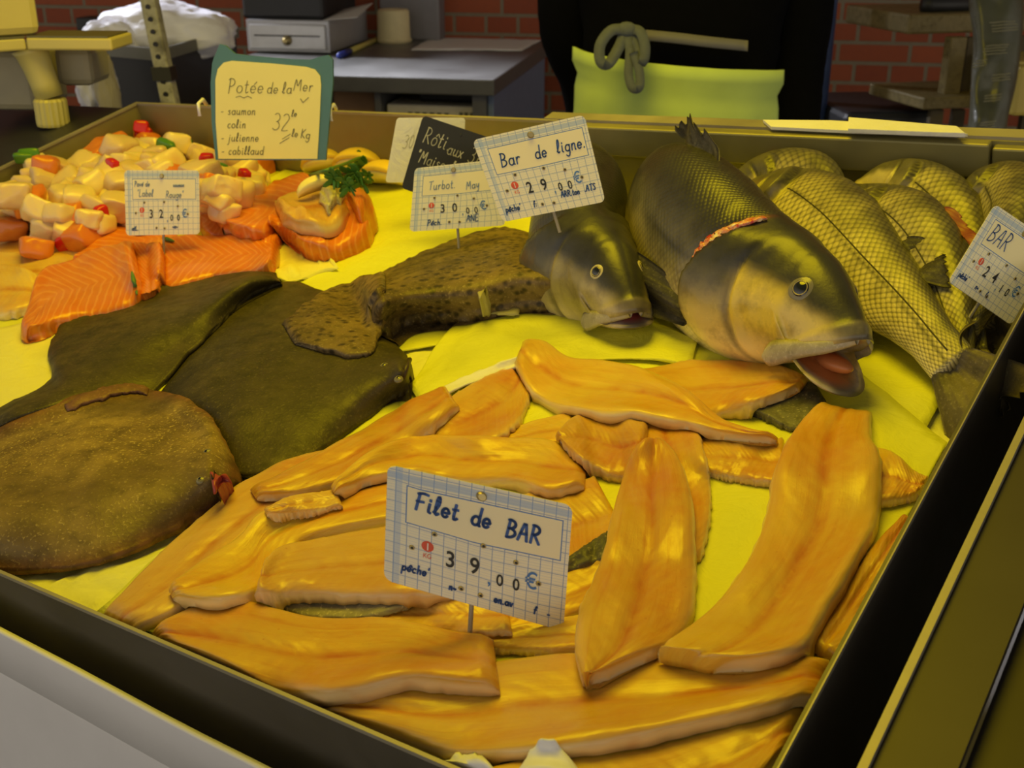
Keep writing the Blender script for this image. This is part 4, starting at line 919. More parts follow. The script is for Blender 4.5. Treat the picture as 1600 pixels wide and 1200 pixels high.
class Card:
    """flat card through four photo corners (TL, TR, BR, BL) on a plane leaning back from a foot; real size and thickness"""
    def __init__(s, px, foot_h=None, foot_px=None, lean=12, yaw=0.0, wmm=120., hmm=90., depth=None):
        TL, TR, BR, BL = [np.array(p, float) for p in px]
        bm = (BL+BR)/2 if foot_px is None else np.array(foot_px, float)
        if depth is not None: f = bg(bm[0], bm[1], depth)
        else: f = W(hit(bm[None, :], foot_h or 0.0)[0]) if foot_h is not None else W(hit(bm[None, :])[0])
        a = YAW+math.radians(yaw); back = np.array([-math.sin(a), math.cos(a), 0]); l = math.radians(lean)
        s.n = -back*math.cos(l)+np.array([0, 0, 1])*math.sin(l)          # faces the customer, tilted up
        def on(p): r = wray(p[0], p[1]); return CAMP+r*(((f-CAMP)@s.n)/(r@s.n))
        s.q = [on(p) for p in (BL, BR, TR, TL)]; s.w, s.h = wmm, hmm
        s.foot = (s.q[0]+s.q[1])/2
        s.th = 0.0015
    def P(s, x, y, d=0.0):                       # millimetres from the lower left corner
        a, b = x/s.w, y/s.h; q = s.q
        return q[0]*(1-a)*(1-b)+q[1]*a*(1-b)+q[2]*a*b+q[3]*(1-a)*b + s.n*d
    def outline(s, r, x0=0, y0=0, x1=None, y1=None, k=6):
        x1 = s.w if x1 is None else x1; y1 = s.h if y1 is None else y1; o = []
        for cx, cy, a in ((x1-r, y1-r, 0), (x0+r, y1-r, 90), (x0+r, y0+r, 180), (x1-r, y0+r, 270)):
            for i in range(k+1):
                t = math.radians(a+90*i/k); o.append((cx+r*math.cos(t), cy+r*math.sin(t)))
        return o
    def plate(s, name, mat, parent, r=6, pts=None, d0=0.0, th=None):
        o = pts or s.outline(r); th = s.th if th is None else th; n = len(o)
        V = [s.P(x, y, d0) for x, y in o]+[s.P(x, y, d0-th) for x, y in o]
        Fc = [list(range(n)), list(range(n, 2*n))[::-1]]+[[i, n+i, n+(i+1) % n, (i+1) % n] for i in range(n)]
        uv = np.array([(x/100, y/100) for x, y in o]*2)
        return link(name, V, Fc, mat, parent, uv=uv, smooth=False)
    def write(s, name, lines, mat, parent, pen=0.9, d=0.0004):
        mb = MB()
        for st in lines:
            for i in range(len(st)-1):
                a, b = np.array(st[i]), np.array(st[i+1]); v = b-a; L = np.hypot(*v)
                if L < 1e-6: v = np.array([1, 0.]); L = 1
                t = v/L*pen*0.45; nn = np.array([-v[1], v[0]])/L*pen/2
                mb.add([s.P(*(a-t*.6+nn), d), s.P(*(a-t-nn*.0), d), s.P(*(a-t*.6-nn), d), s.P(*(b+t*.6-nn), d), s.P(*(b+t), d), s.P(*(b+t*.6+nn), d)], [[0, 1, 2, 3, 4, 5]])
        return mb.build(name, mat, parent)
    def type(s, name, items, mat, parent, d=0.0004, bold=0.0):
        mb = MB()
        for (txt, x, y, h) in items:
            cu = bpy.data.curves.new('t', 'FONT'); cu.body = txt; cu.size = h/0.72; cu.align_x = 'CENTER'; cu.offset = bold*h
            cu.space_character = 0.95
            ob = bpy.data.objects.new('t', cu); COL.objects.link(ob); dg = bpy.context.evaluated_depsgraph_get()
            me = bpy.data.meshes.new_from_object(ob.evaluated_get(dg))
            mb.add([s.P(x+v.co.x*0.82, y+v.co.y, d) for v in me.vertices], [list(p.vertices) for p in me.polygons])
            bpy.data.objects.remove(ob); bpy.data.curves.remove(cu); bpy.data.meshes.remove(me)
        return mb.build(name, mat, parent)
    def disc(s, name, items, mat, parent, d0=0.0, d=0.0008, n=18):
        out = None
        for (x, y, r) in items:
            mb = MB(); ring = [(x+r*math.cos(2*math.pi*i/n), y+r*math.sin(2*math.pi*i/n)) for i in range(n)]
            V = [s.P(a, b, d0) for a, b in ring]+[s.P(x+(a-x)*.7, y+(b-y)*.7, d0+d) for a, b in ring]
            mb.add(V, [list(range(n, 2*n))]+[[i, (i+1) % n, n+(i+1) % n, n+i] for i in range(n)])
            out = mb.build(name, mat, parent, smooth=False)
        return out
    def spike(s, parent, x, L=0.05, mat=None):
        a = s.P(x, 3, -0.0025); b = s.P(x, s.h*0.9, -0.0025); dn = (a-b)/np.linalg.norm(a-b)
        MB().tube([b, a, a+dn*L], 0.0014, 8).build('pin', mat or MAT['rim'], parent)
BLUE = plain('blue_marker', (0.03, 0.10, 0.36), 0.5, 0, 0.3, 200); INK = plain('grey_ink', (0.10, 0.10, 0.08), 0.6); BLK = plain('print_black', (0.015, 0.014, 0.012), 0.5)
PBL = plain('print_blue', (0.06, 0.20, 0.55), 0.5); REDP = plain('print_red', (0.75, 0.10, 0.04), 0.5); CHALK = plain('chalk', (0.62, 0.60, 0.48), 0.9); BRASS = plain('brass_rivet', (0.45, 0.36, 0.16), 0.35, 0.9); WHT = plain('print_white', (0.85, 0.8, 0.7), 0.5)
PALEB = plain('faded_blue_marker', (0.22, 0.32, 0.55), 0.5)
def price_card(label, px, head, foot, digits, lean, yaw, foot_h=0.0, foot_px=None, ink=None, pen=1.5, depth=None, spike=60, spl=0.05, head2=None):
    c = Card(px, foot_h, foot_px, lean, yaw, depth=depth)
    t = thing('price_card', c.foot, label, 'price card', 'squared price cards')
    c.plate('card', MAT['card'], t, 6)
    ls = []
    for (tx, x, y, h, sl) in head: ls += strokes(tx, x, y, h, sl)
    c.write('handwriting', ls, ink or BLUE, t, pen)
    for (tx, x, y, h, sl) in foot: c.write('origin_note', strokes(tx, x, y, h, sl), BLUE, t, 1.2)
    a, b, p, q = digits
    it = []
    if a: it += [(a, 42, 24, 12)]
    if b: it += [(b, 58, 24, 12)]
    it += [(p, 75, 20, 8.5), (q, 86, 20, 8.5)]
    c.type('price_digits', it, BLK, t, bold=0.02)
    c.type('euro_sign', [('€', 96, 24, 12), (',', 68, 19, 10)], PBL, t, bold=0.01)
    k = c.disc('kilo_mark', [(27, 35, 4.0)], REDP, t, 0.0002, 0.0002)
    c.type('unit_text', [('1', 27, 32.4, 5.4)], WHT, k, 0.0008, 0.03); c.type('unit_text', [('KG', 27, 26, 3.6)], REDP, k, 0.0004)
    for e in ((31, 45.5), (63, 46), (85, 40), (17, 31), (101, 29), (50, 10), (63, 9)):
        m = c.disc('eyelet', [(e[0], e[1], 1.9)], BRASS, t, 0.0001, 0.0008)
        c.disc('eyelet_hole', [(e[0], e[1], 1.05)], BLK, m, 0.0009, 0.0001)
    c.disc('rivet', [(60, 82, 3.6)], BRASS, t, 0.0003, 0.0018)
    c.spike(t, spike, spl)
    return t
price_card('large price card for bass fillets at 39 euros, stuck in the fillet heap', [(606, 726), (895, 790), (880, 986), (600, 906)],
    [('Filet', 18, 61, 13, -.03), ('de', 54, 60, 13, 0), ('BAR', 77, 57, 13, 0)], [("pe^che'", 11, 12, 6.5, 0), ('n~', 42, 7, 5, 0), ('en.av', 72, 7, 5.5, 0), ('f', 99, 7, 5, 0), ('-', 108, 7, 5, 0)], ('3', '9', '0', '0'), 14, 12, foot_h=0.012, foot_px=(737, 968), pen=2.0, spike=58, spl=0.03)
price_card('tilted price card reading Bar de ligne at 29 euros, above the dark bass', [(738, 219), (913, 179), (946, 315), (785, 347)],
    [('Bar', 20, 56, 14, .0), ('de', 58, 57, 13, 0), ('ligne.', 82, 58, 12.5, 0)], [("pe^che'", 8, 9, 6.5, 0), ('f:', 40, 9, 6, 0), ('ARR.ton', 73, 13, 6, .0), ('.ATS', 100, 14, 6.5, 0)], ('2', '9', '0', '0'), 16, 2, depth=0.955, pen=1.4, spl=0.02)
price_card('price card for turbot at 30 euros, half behind the tilted bass card', [(648, 263), (768, 250), (790, 352), (640, 362)],
    [('Turbot.', 22, 57, 12, 0), ('May', 76, 53, 11, .1)], [('Pe^ch.', 22, 7, 8, 0), ('A^NE', 72, 9, 9, 0)], ('3', '0', '0', '0'), 14, 0, depth=1.17, ink=PALEB, pen=1.1, spl=0.03)
price_card('price card at 32 euros standing between the salmon and the fish dice', [(194, 266), (311, 266), (312, 366), (197, 368)],
    [('Pave` de', 16, 68, 7, 0), ('saumon', 78, 67, 5.5, 0), ('"Label', 20, 54, 9.5, 0), ('Rouge"', 66, 52, 9.5, 0)], [('atL.', 10, 7, 6, 0), ('~n~', 76, 9, 6, 0)], ('3', '2', '0', '0'), 10, 0, foot_h=0.02, ink=PALEB, pen=1.0, spl=0.03)
price_card('small price card reading BAR leaning at the right rim', [(1555, 319), (1660, 390), (1580, 508), (1482, 440)],
    [('BAR', 16, 56, 19, 0)], [("pe^che'", 8, 10, 6, 0), ('n~', 40, 9, 6, 0), ('f-', 60, 9, 5, 0)], ('2', '4', '1', '0'), 18, 0, depth=0.86, pen=1.3, spl=0.03)
# blank white card and slate behind
c = Card([(620, 184), (727, 184), (722, 285), (602, 285)], lean=8, yaw=0, depth=1.30); t = thing('price_card', c.foot, 'plain white card with a faint number leaning against the rear wall', 'price card')
c.plate('card', MAT['white_paper'], t, 5); c.write('handwriting', strokes('30', 18, 48, 18), plain('pale_pencil', (0.45, 0.43, 0.33), 0.7), t, 0.9); c.spike(t, 60, .03)
c = Card([(661, 180), (785, 222), (750, 335), (627, 294)], lean=10, yaw=0, depth=1.24); t = thing('slate', c.foot, 'black slate with chalk handwriting tucked behind the turbot card', 'slate')
c.plate('board', plain('slate_black', (0.018, 0.018, 0.017), 0.55, 0, 0.3), t, 6)
c.write('chalk_writing', strokes('Ro^ti.', 10, 60, 19)+strokes('aux', 48, 56, 15, .02)+strokes('3', 80, 55, 19)+strokes('pois', 92, 56, 13)+strokes('"Maison"', 8, 36, 15, .0), CHALK, t, 1.2); c.disc('hole', [(60, 82, 2)], BLK, t, .0001, .0002); c.spike(t, 60, .03)

# green-framed sign
pxs = [(331, 84), (521, 88), (513, 250), (335, 250)]
c = Card(pxs, lean=6, yaw=-4, depth=1.37, wmm=180, hmm=165); t = thing('framed_sign', c.foot, 'green plastic framed sign with a handwritten list, standing at the rear wall', 'sign')
fr = [(2, 0), (-3, 60), (-3, 120), (0, 150), (3, 160), (12, 180), (20, 178), (34, 166), (60, 163), (90, 161), (120, 159), (146, 159), (160, 164), (172, 167), (179, 160), (181, 125), (179, 80), (176, 0)]
c.plate('frame', plain('teal_plastic', (0.06, 0.17, 0.22), 0.35), t, pts=fr, th=0.006)
inner = [(7, 2), (4, 60), (5, 125), (9, 142), (18, 152), (30, 155), (90, 152), (140, 148), (154, 144), (162, 134), (164, 120), (164, 60), (163, 2)]
c.plate('paper', plain('sign_paper', (0.86, 0.78, 0.30), 0.6, 0, 0.04), t, pts=inner, d0=0.0016, th=0.0012)
pen = strokes('Pote`e', 24, 106, 22, .0)+strokes('de', 83, 106, 17)+strokes('la', 106, 106, 17)+strokes('Mer', 123, 111, 18, -.05)+[[(36, 99), (42, 101), (48, 98), (54, 101), (60, 98)], [(134, 98), (138, 92), (146, 100)]]
for k, wd_ in enumerate(('- saumon', '  colin', '- julienne', '- cabillaud')): pen += strokes(wd_, 12, 72-k*21, 13)
pen += strokes('32', 92, 49, 26, -.08)+strokes('le', 121, 70, 10)+strokes('le', 122, 38, 12, -.1)+strokes('Kg', 136, 36, 14, -.1)+[[(108, 34), (120, 42)], [(104, 27), (118, 36)]]
c.write('handwriting', pen, INK, t, 1.0, 0.0022)
for x, y in ((310, 162), (516, 170)):
    p = bg(x, y, 1.355); mb = MB(); mb.tube([p+np.array([0, 0.02, -0.004]), p+np.array([0, 0.012, 0.003]), p, p+np.array([0.001, -0.002, -0.014])], 0.0022, 8)
    tag(mb.build('rail_hook', MAT['white'], smooth=True), 'small white hook over the rear rim %s of the framed sign' % ('left' if x < 400 else 'right'), 'hook')

# sprigs on the salmon
grn = plain('herb_green', (0.09, 0.20, 0.03), 0.5, 0, 0.4, 120)
for lb, a, b_ in (('thin dark herb stalk lying on the left salmon fillet', (206, 425), (214, 460)), ('green leaf sliver under the 32 euro card', (254, 372), (272, 377))):
    p = [W(hit(np.array([[a[0]+(b_[0]-a[0])*f, a[1]+(b_[1]-a[1])*f]]), .002)[0]) for f in np.linspace(0, 1, 6)]
    tag(MB().tube(p, [.001, .0022, .0026, .0022, .0018, .0008], 8).build('herb_stalk', grn, smooth=True), lb, 'herb')

# fish parcel: salmon and white fish layered, lemon on top
q = hit(np.array([[505, 345]], float))[0]
t = thing('fish_parcel', W(q), 'tied parcel of salmon and white fish topped with lemon', 'fish parcel')
slab('salmon_layer', [(418, 345, 452, 372), (440, 320, 490, 385), (480, 308, 535, 384), (530, 300, 572, 362), (570, 300, 586, 340)], .026, MAT['salmon'], t, ns=36, nw=19, e=.5, wob=.003, ragged=1, seed=90)
slab('salmon_end', [(535, 285, 560, 342), (556, 287, 578, 348), (574, 300, 586, 345), (583, 318, 587, 336)], .020, MAT['salmon'], t, ns=20, nw=13, e=.4, wob=.002, seed=91)
slab('white_fish_layer', [(428, 316, 440, 345), (450, 298, 480, 352), (490, 292, 520, 352), (530, 290, 545, 325)], .020, MAT['pale'], t, under=MAT['skin'], ns=30, nw=17, e=.45, wob=.003, seed=92)
slab('netting', [(500, 290, 498, 312), (520, 284, 520, 334), (540, 286, 530, 330)], .010, m_flat('golden_trim', (0.40, 0.33, 0.14), (0.62, 0.55, 0.28), (0.85, 0.8, 0.55), .8), t, ns=24, nw=17, e=.5, wob=.007, ragged=2, seed=93)
def wedge(mb, c, ax, r, w):
    """citrus wedge: axis ax (world), radius r, half width w"""
    ax = np.asarray(ax, float)/np.linalg.norm(ax); up = np.array([0, 0, 1.]); s_ = np.cross(ax, up); s_ /= np.linalg.norm(s_); up = np.cross(s_, ax)
    n, m = 14, 9; V = []; Fc = []
    for i in range(n+1):
        th = math.pi*i/n; x = -math.cos(th)*r*1.25; rr_ = math.sin(th)**.75*r
        for j in range(m):
            a = -w+2*w*j/(m-1); V.append(c+ax*x+up*math.cos(a)*rr_+s_*math.sin(a)*rr_)
        V.append(c+ax*x+up*rr_*0.05)
    k = m+1
    for i in range(n):
        for j in range(k): Fc.append([i*k+j, i*k+(j+1) % k, (i+1)*k+(j+1) % k, (i+1)*k+j])
    return mb.add(V, Fc)
peel = plain('lemon_peel', (0.85, 0.58, 0.06), 0.42, 0, 0.1, 90, 0.25); pulp = plain('lemon_pulp', (0.88, 0.75, 0.25), 0.3, 0, 0.12, 60)
p = W(hit(np.array([[497, 300]], float), .004)[0]); wedge(MB(), p, W([.74, .60, 0])-W([.70, .53, 0]), .019, .6).build('lemon_slice', pulp, t, smooth=True)
for lb, x, y, dx_, r_ in (('lemon wedge next to the framed sign', 508, 262, (1, .5), .026), ('lemon wedge under the parsley leaves', 562, 266, (1, .2), .030), ('lemon wedge beside the slate', 600, 284, (1, .0), .028)):
    p = W(hit(np.array([[x, y]], float), .010)[0]); d_ = W([dx_[0], dx_[1], 0])-W([0, 0, 0])
    w_ = thing('lemon_wedge', p, lb, 'lemon wedge', 'lemon wedges at the back')
    wedge(MB(), p, d_, r_, .75).build('peel', peel, w_, smooth=True)
    wedge(MB(), p-np.array([0, 0, .0035]), d_, r_*.92, .82).build('pulp', pulp, w_, smooth=True)
# parsley
sp = [(485, 274), (510, 266), (540, 256), (566, 246), (600, 247), (640, 249)]
pp = [W(hit(np.array([s], float), .030+.008*math.sin(i))[0]) for i, s in enumerate(sp)]
t = thing('parsley_sprig', pp[0], 'green parsley sprig lying across the lemon wedges', 'herb')
st_ = MB().tube(catmull(pp, 24), .0021, 8).build('stem', grn, t, smooth=True)
lv = MB(); rr = random.Random(5); side = W([1, 0, 0])-W([0, 0, 0])
for (x, y) in [(565, 250), (570, 262), (560, 272), (575, 275), (548, 270), (566, 285), (530, 282), (540, 288), (522, 280), (546, 292), (572, 258), (556, 262)]:
    c0 = W(hit(np.array([[x, y]], float), .026)[0])
    for k in range(7):
        a = k*.9+rr.random(); d_ = np.array([math.cos(a), -.4, math.sin(a)]); r_ = rr.uniform(.004, .008)
        lv.ellipsoid(c0+d_*r_*.9, d_*r_, np.cross(d_, [0, .8, .5])*r_*.55, np.array([0, -.5, .86])*.0012, 8, 5)
lv.build('leaves', plain('parsley_leaf', (0.05, 0.17, 0.02), 0.5, 0, .4, 150), t, smooth=True)

# ------------------------------------------------------------------ heap of fish dice
def chunk(seed, box, power=3.2, rough=.16):
    """cut cube of flesh: hull of a jittered box, edges softened"""
    g = random.Random(seed*13+5); bm = bmesh.new()
    for sx in (-1, 1):
        for sy in (-1, 1):
            for sz in (-1, 1): bm.verts.new((box[0]*sx*g.uniform(.72, 1.12), box[1]*sy*g.uniform(.70, 1.15), box[2]*sz*g.uniform(.62, 1.15)))
    for _ in range(4): bm.verts.new((box[0]*g.uniform(-1.05, 1.05), box[1]*g.choice((-1, 1))*g.uniform(.8, 1.15), box[2]*g.uniform(-1, 1)))
    r_ = bmesh.ops.convex_hull(bm, input=bm.verts); bmesh.ops.delete(bm, geom=[e for e in r_['geom_interior'] if isinstance(e, bmesh.types.BMVert)], context='VERTS')
    bmesh.ops.triangulate(bm, faces=list(bm.faces)); bmesh.ops.subdivide_edges(bm, edges=list(bm.edges), cuts=5, use_grid_fill=True)
    bmesh.ops.triangulate(bm, faces=list(bm.faces))
    for _ in range(4): bmesh.ops.smooth_vert(bm, verts=list(bm.verts), factor=.5, use_axis_x=True, use_axis_y=True, use_axis_z=True)
    for v in bm.verts:
        k = 1.10+rough*.8*nz((v.co.x*80+seed*7, v.co.y*80, v.co.z*80))+rough*.5*nz((v.co.x*240+seed*7, v.co.y*240, v.co.z*240)); v.co *= k
    me = bpy.data.meshes.new('dice'); bm.to_mesh(me); bm.free(); me.polygons.foreach_set('use_smooth', [True]*len(me.polygons)); return me
RED = plain('red_pepper', (0.62, 0.020, 0.012), 0.22, 0, .2); GRN = plain('green_pepper', (0.08, 0.22, 0.02), 0.25, 0, .3)
DW = m_flesh('white_dice_flesh', (0.76, 0.48, 0.15), (0.68, 0.35, 0.08), (0.80, 0.58, 0.25), .2)
kinds = {'white': [chunk(i, (.0145, .0125, .0105)) for i in range(8)], 'salmon': [chunk(10+i, (.0150, .0130, .0110)) for i in range(5)], 'red': [chunk(20+i, (.0085, .0055, .0085), 4, .08) for i in range(2)], 'green': [chunk(30+i, (.0120, .0045, .0070), 4, .08) for i in range(2)]}
for k, m_ in (('white', DW), ('salmon', MAT['salmon']), ('red', RED), ('green', GRN)):
    for me in kinds[k]: me.materials.append(m_)
INF = {'white': ('fish_dice', 'pale diced white fish in the heap behind the 32 euro card', 'fish dice', 'diced white fish'), 'salmon': ('salmon_dice', 'orange salmon dice among the diced white fish', 'fish dice', 'diced salmon'),
       'red': ('pepper_piece', 'red pepper piece in the heap of fish dice', 'pepper', 'red pepper pieces'), 'green': ('pepper_piece', 'green pepper strip in the heap of fish dice', 'pepper', 'green pepper pieces')}
poly = [(-60, 330), (-60, 275), (10, 262), (60, 245), (130, 235), (180, 222), (240, 212), (295, 212), (345, 245), (425, 258), (405, 285), (345, 325), (300, 330), (200, 345), (120, 352), (0, 362), (-60, 362)]
def inside(x, y):
    c_ = False
    for i in range(len(poly)):
        (x0, y0), (x1, y1) = poly[i], poly[i-1]
        if (y0 > y) != (y1 > y) and x < (x1-x0)*(y-y0)/(y1-y0)+x0: c_ = not c_
    return c_
def target_h(px, py):                            # how high the heap should stand, metres over the floor of paper
    return 0.046*math.exp(-((px-235)/150)**2-((py-262)/60)**2)+0.034*math.exp(-((px-40)/140)**2-((py-305)/60)**2)
rr = random.Random(11); proto = {}; nd = 0; tries = 0
H0 = H.copy()
forced = [('red', 222, 232), ('red', 158, 232), ('red', 22, 278), ('red', 88, 346), ('red', 163, 344), ('red', 392, 262), ('red', 362, 245), ('red', 382, 276), ('red', 352, 272), ('red', 185, 285), ('red', 335, 285), ('green', 345, 245), ('green', 376, 254), ('green', 270, 258), ('green', 28, 318), ('green', 52, 312), ('green', 75, 300), ('green', 8, 312), ('green', 320, 288), ('green', 345, 278), ('green', 80, 324),
          ('salmon', 195, 228), ('salmon', 262, 232), ('salmon', 120, 243), ('salmon', 66, 265), ('salmon', 175, 262), ('salmon', 92, 316), ('salmon', 35, 340), ('salmon', 425, 256)]
def drop(k, u, v):
    global nd
    me = rr.choice(kinds[k]); sz = rr.uniform(1.0, 1.55) if k in ('white', 'salmon') else rr.uniform(.9, 1.25); rad = .01*sz
    hh = max(float(hs(u+dx_, v+dy_)) for dx_ in (-.004, 0, .004) for dy_ in (-.004, 0, .004))
    half = .0085*sz if k in ('white', 'salmon') else .006
    nm, lb, ct, gr = INF[k]
    if k not in proto:
        o = bpy.data.objects.new(nm, me); proto[k] = o
    else:
        o = proto[k].copy(); o.data = me
    COL.objects.link(o); o.location = W([u, v, hh+half*.78]); o.rotation_euler = (rr.uniform(-.5, .5), rr.uniform(-.5, .5), rr.uniform(0, 6.28)); o.scale = (sz,)*3
    tag(o, lb, ct, gr); nd += 1
    R_ = .0100*sz if k in ('white', 'salmon') else .006
    for i in range(-4, 5):
        for j in range(-4, 5):
            a, b_ = i*CS, j*CS
            if a*a+b_*b_ < R_*R_: raise_h(np.array([u+a]), np.array([v+b_]), np.array([hh+2*half*.80*(1-.35*(a*a+b_*b_)/R_**2)]))
while nd < 235 and tries < 9000:
    tries += 1
    x = rr.uniform(-60, 425); y = rr.uniform(210, 362)
    if not inside(x, y): continue
    p = hit(np.array([[x, y]]), .004)[0]
    if not (0.018 < p[0] < TU-.02 and p[1] < TV-.02): continue
    if hs(p[0], p[1])-hs(p[0], p[1], H0) > target_h(x, y)+.004: continue
    z = rr.random(); drop('white' if z < .95 else 'salmon', p[0], p[1])
for k, x, y in sorted(forced, key=lambda f: f[0] != 'salmon'):
    p = hit(np.array([[x, y]], float), .004)[0]; drop(k, min(max(p[0], .02), TU), min(p[1], TV-.02))

# ------------------------------------------------------------------ papers on the rear ledge
def ledge_paper(px, h, label, mat, th=.0015, wob=.0):
    P = [pt(x, y, h) for x, y in px]; n = len(P); mb = MB()
    mb.add([W(p) for p in P]+[W(p-np.array([0, 0, th])) for p in P], [list(range(n)), list(range(n, 2*n))[::-1]]+[[i, n+i, n+(i+1) % n, (i+1) % n] for i in range(n)])
    tag(mb.build('wrapping_paper', MAT[mat], None), label, 'paper')
ledge_paper([(1192, 187), (1300, 188), (1470, 198), (1512, 209), (1330, 204), (1205, 198)], .005, 'flat stack of yellowish wrapping paper on the rear ledge', 'white_paper', .003)
ledge_paper([(1326, 183), (1400, 189), (1495, 197), (1508, 208), (1420, 205), (1325, 201)], .010, 'loose wrapping sheet with a lifted corner on the rear ledge', 'white_paper', .004)
# ================================================================== behind the stall
YW = 4.25
fl = MB().box([0, 1.5, -0.05], 14, 12, 0.05); struct(fl.build('floor', plain('market_floor', (0.10, 0.095, 0.09), 0.8, 0, .2, 4)))
w_ = MB().frame_box([-5, YW, 0], [10, 0, 0], [0, 0.2, 0], [0, 0, 3.2]).build('wall_back', m_brick('red_brick')); struct(w_)

def vbox(mb, px0, px1, py_top, py_bot, z, depth, yaw=0.0, h=None):
    """upright box whose front face covers the pixel columns px0..px1 between the two rows at camera depth z"""
    a = bg(px0, py_bot, z); b = bg(px1, py_bot, z); wdt = np.linalg.norm((b-a)[:2])
    ex = np.array([math.cos(YAW+math.radians(yaw)), math.sin(YAW+math.radians(yaw)), 0]); ey = np.array([-ex[1], ex[0], 0])
    top = bg((px0+px1)/2, py_top, z)[2]; o = a.copy(); hh = top-o[2] if h is None else h
    return mb.frame_box(o, ex*wdt, ey*depth, [0, 0, hh])

# ---- steel work table
ZT = 0.92
A_, B_, C_ = bgh(298, 112, ZT), bgh(772, 125, ZT), bgh(876, 52, ZT)
ex = (B_-A_); ex[2] = 0; LX = np.linalg.norm(ex); ex /= LX; ey = np.array([-ex[1], ex[0], 0]); LY = min(abs((C_-B_) @ ey), (YW-0.02-max(A_[1], B_[1])))
E3 = np.array([0, 0, 1.0])
def T_(x, y, z=0.0): return A_+ex*x+ey*y+E3*z      # table coordinates, z above its top
tb = thing('work_table', T_(LX/2, LY/2, -ZT), 'grey steel work table with a shelf against the brick wall', 'table')
SH = -.172
def tbx(x0, x1, y0, y1, z0, z1, mb=None): return (mb or MB()).frame_box(T_(x0, y0, z0), ex*(x1-x0), ey*(y1-y0), E3*(z1-z0))
tbx(0, LX, 0, LY, -.045, 0).build('table_top', MAT['table_steel'], tb, bevel=.004)
for x in (0.03, LX-.07):
    for y in (.03, LY-.08): tbx(x, x+.04, y, y+.04, -ZT, -.045).build('leg', MAT['table_steel'], tb)
tbx(LX-.028, LX-.012, .05, LY-.05, -.62, -.045).build('side_panel', plain('blue_grey_panel', (0.20, 0.26, 0.38), .5, .2), tb)
tbx(.05, LX-.05, .04, LY-.04, SH-.02, SH).build('shelf', MAT['table_steel'], tb)
tbx(.05, LX-.05, LY-.05, LY-.04, -.6, -.045).build('shade_panel', MAT['black'], tb)  # black sheet added to make the space under the table dark
tbx(LX*.60, LX*.62, .04, LY-.06, SH, -.045).build('divider', MAT['table_steel'], tb)
def under(x0, x1, y0, d, h, nm, lb, ct, mat):
    o = tag(tbx(x0, x1, y0, y0+d, SH+.001, SH+h).build(nm, mat, bevel=.003), lb, ct); return o
under(LX*.44, LX*.58, .10, .3, .14, 'cardboard_box', 'brown cardboard box on the shelf right of the framed sign', 'box', plain('cardboard', (0.30, 0.17, 0.08), .85))
wb = thing('white_box', T_(LX*.80, .2, SH), 'flat white box with faint print on the shelf under the table', 'box')
tbx(LX*.63, LX*.955, .07, .40, SH+.001, SH+.085).build('box', plain('white_card', (0.62, 0.57, 0.45), .7), wb, bevel=.003)
lm = MB()
for k in range(6): tbx(LX*.70+k*.022, LX*.70+k*.022+.013, .067, .07, SH+.045, SH+.065, lm)
for k in range(7): tbx(LX*.87+k*.016, LX*.87+k*.016+.010, .067, .07, SH+.042, SH+.068, lm)
lm.build('box_print', INK, wb)
tag(tbx(LX*.72, LX*.94, .12, .42, SH+.086, SH+.118).build('black_tray', MAT['black'], bevel=.01), 'black plastic tray on the flat white box under the table', 'tray')

# ---- on the table: cash drawer, register, roll, pen, sheet
dA = bgh(388, 82, ZT); dB = bgh(531, 80, ZT)
d0 = (dA-A_) @ ex; d1 = (dB-A_) @ ex; dy = min(((dA-A_) @ ey), LY-.42); dw = d1-d0; hD = .105
cd = thing('cash_drawer', T_((d0+d1)/2, dy+.2), 'light grey metal cash drawer with a brass lock on the work table', 'cash drawer')
grey = plain('grey_metal', (0.42, 0.42, 0.44), .4, .3); grey2 = plain('pale_grey_metal', (0.55, 0.55, 0.56), .38, .3)
tbx(d0, d1, dy, dy+.40, .004, hD).build('case', grey, cd, bevel=.003)
fp = tbx(d0+.012, d1-.012, dy-.010, dy, .014, hD-.014).build('drawer_front', grey2, cd, bevel=.003)
tbx(d0+.03, d1-.03, dy-.0125, dy-.010, hD*.52, hD*.56).build('slot', BLK, fp)
MB().lathe(T_((d0+d1)/2, dy-.010, hD*.40), -ey, [(.016, 0), (.016, .006), (.011, .010), (.010, .020), (.006, .022)], 20).build('lock', BRASS, fp, smooth=True)
rp = bgh(616, 66, ZT); rty = (rp-A_) @ ey
tag(tbx(d0-.02, d0+dw*.92, dy+.02, dy+.36, hD, hD+.16).build('cash_register', MAT['black'], bevel=.012), 'black cash register standing on the grey cash drawer', 'cash register')
sl = MB(); sl.add([T_(d0+dw*.94, dy-.005, hD+.002), T_(d1+.09, dy+.02, hD+.012), T_(d1+.10, dy+.16, hD+.045), T_(d0+dw*.96, dy+.20, hD+.02), T_(d0+dw*.94, dy-.005, hD+.000), T_(d1+.09, dy+.02, hD+.010), T_(d1+.10, dy+.16, hD+.043), T_(d0+dw*.96, dy+.20, hD+.018)], [[0, 1, 2, 3], [7, 6, 5, 4], [0, 4, 5, 1], [1, 5, 6, 2], [2, 6, 7, 3], [3, 7, 4, 0]])
tag(sl.build('paper_slip', plain('grey_paper', (.5, .48, .44), .7)), 'grey paper slip sticking out over the cash drawer corner', 'paper')
tag(tbx(d1+.03, d1+.25, max(rty+.075, LY-.24), max(rty+.075, LY-.24)+.20, .0, .16).build('metal_box', plain('grey_box', (.20, .19, .20), .5, .2), bevel=.006), 'dark grey box behind the yellow roll against the wall', 'box')
rt = thing('paper_roll', rp, 'cream till paper roll standing on the work table', 'roll')
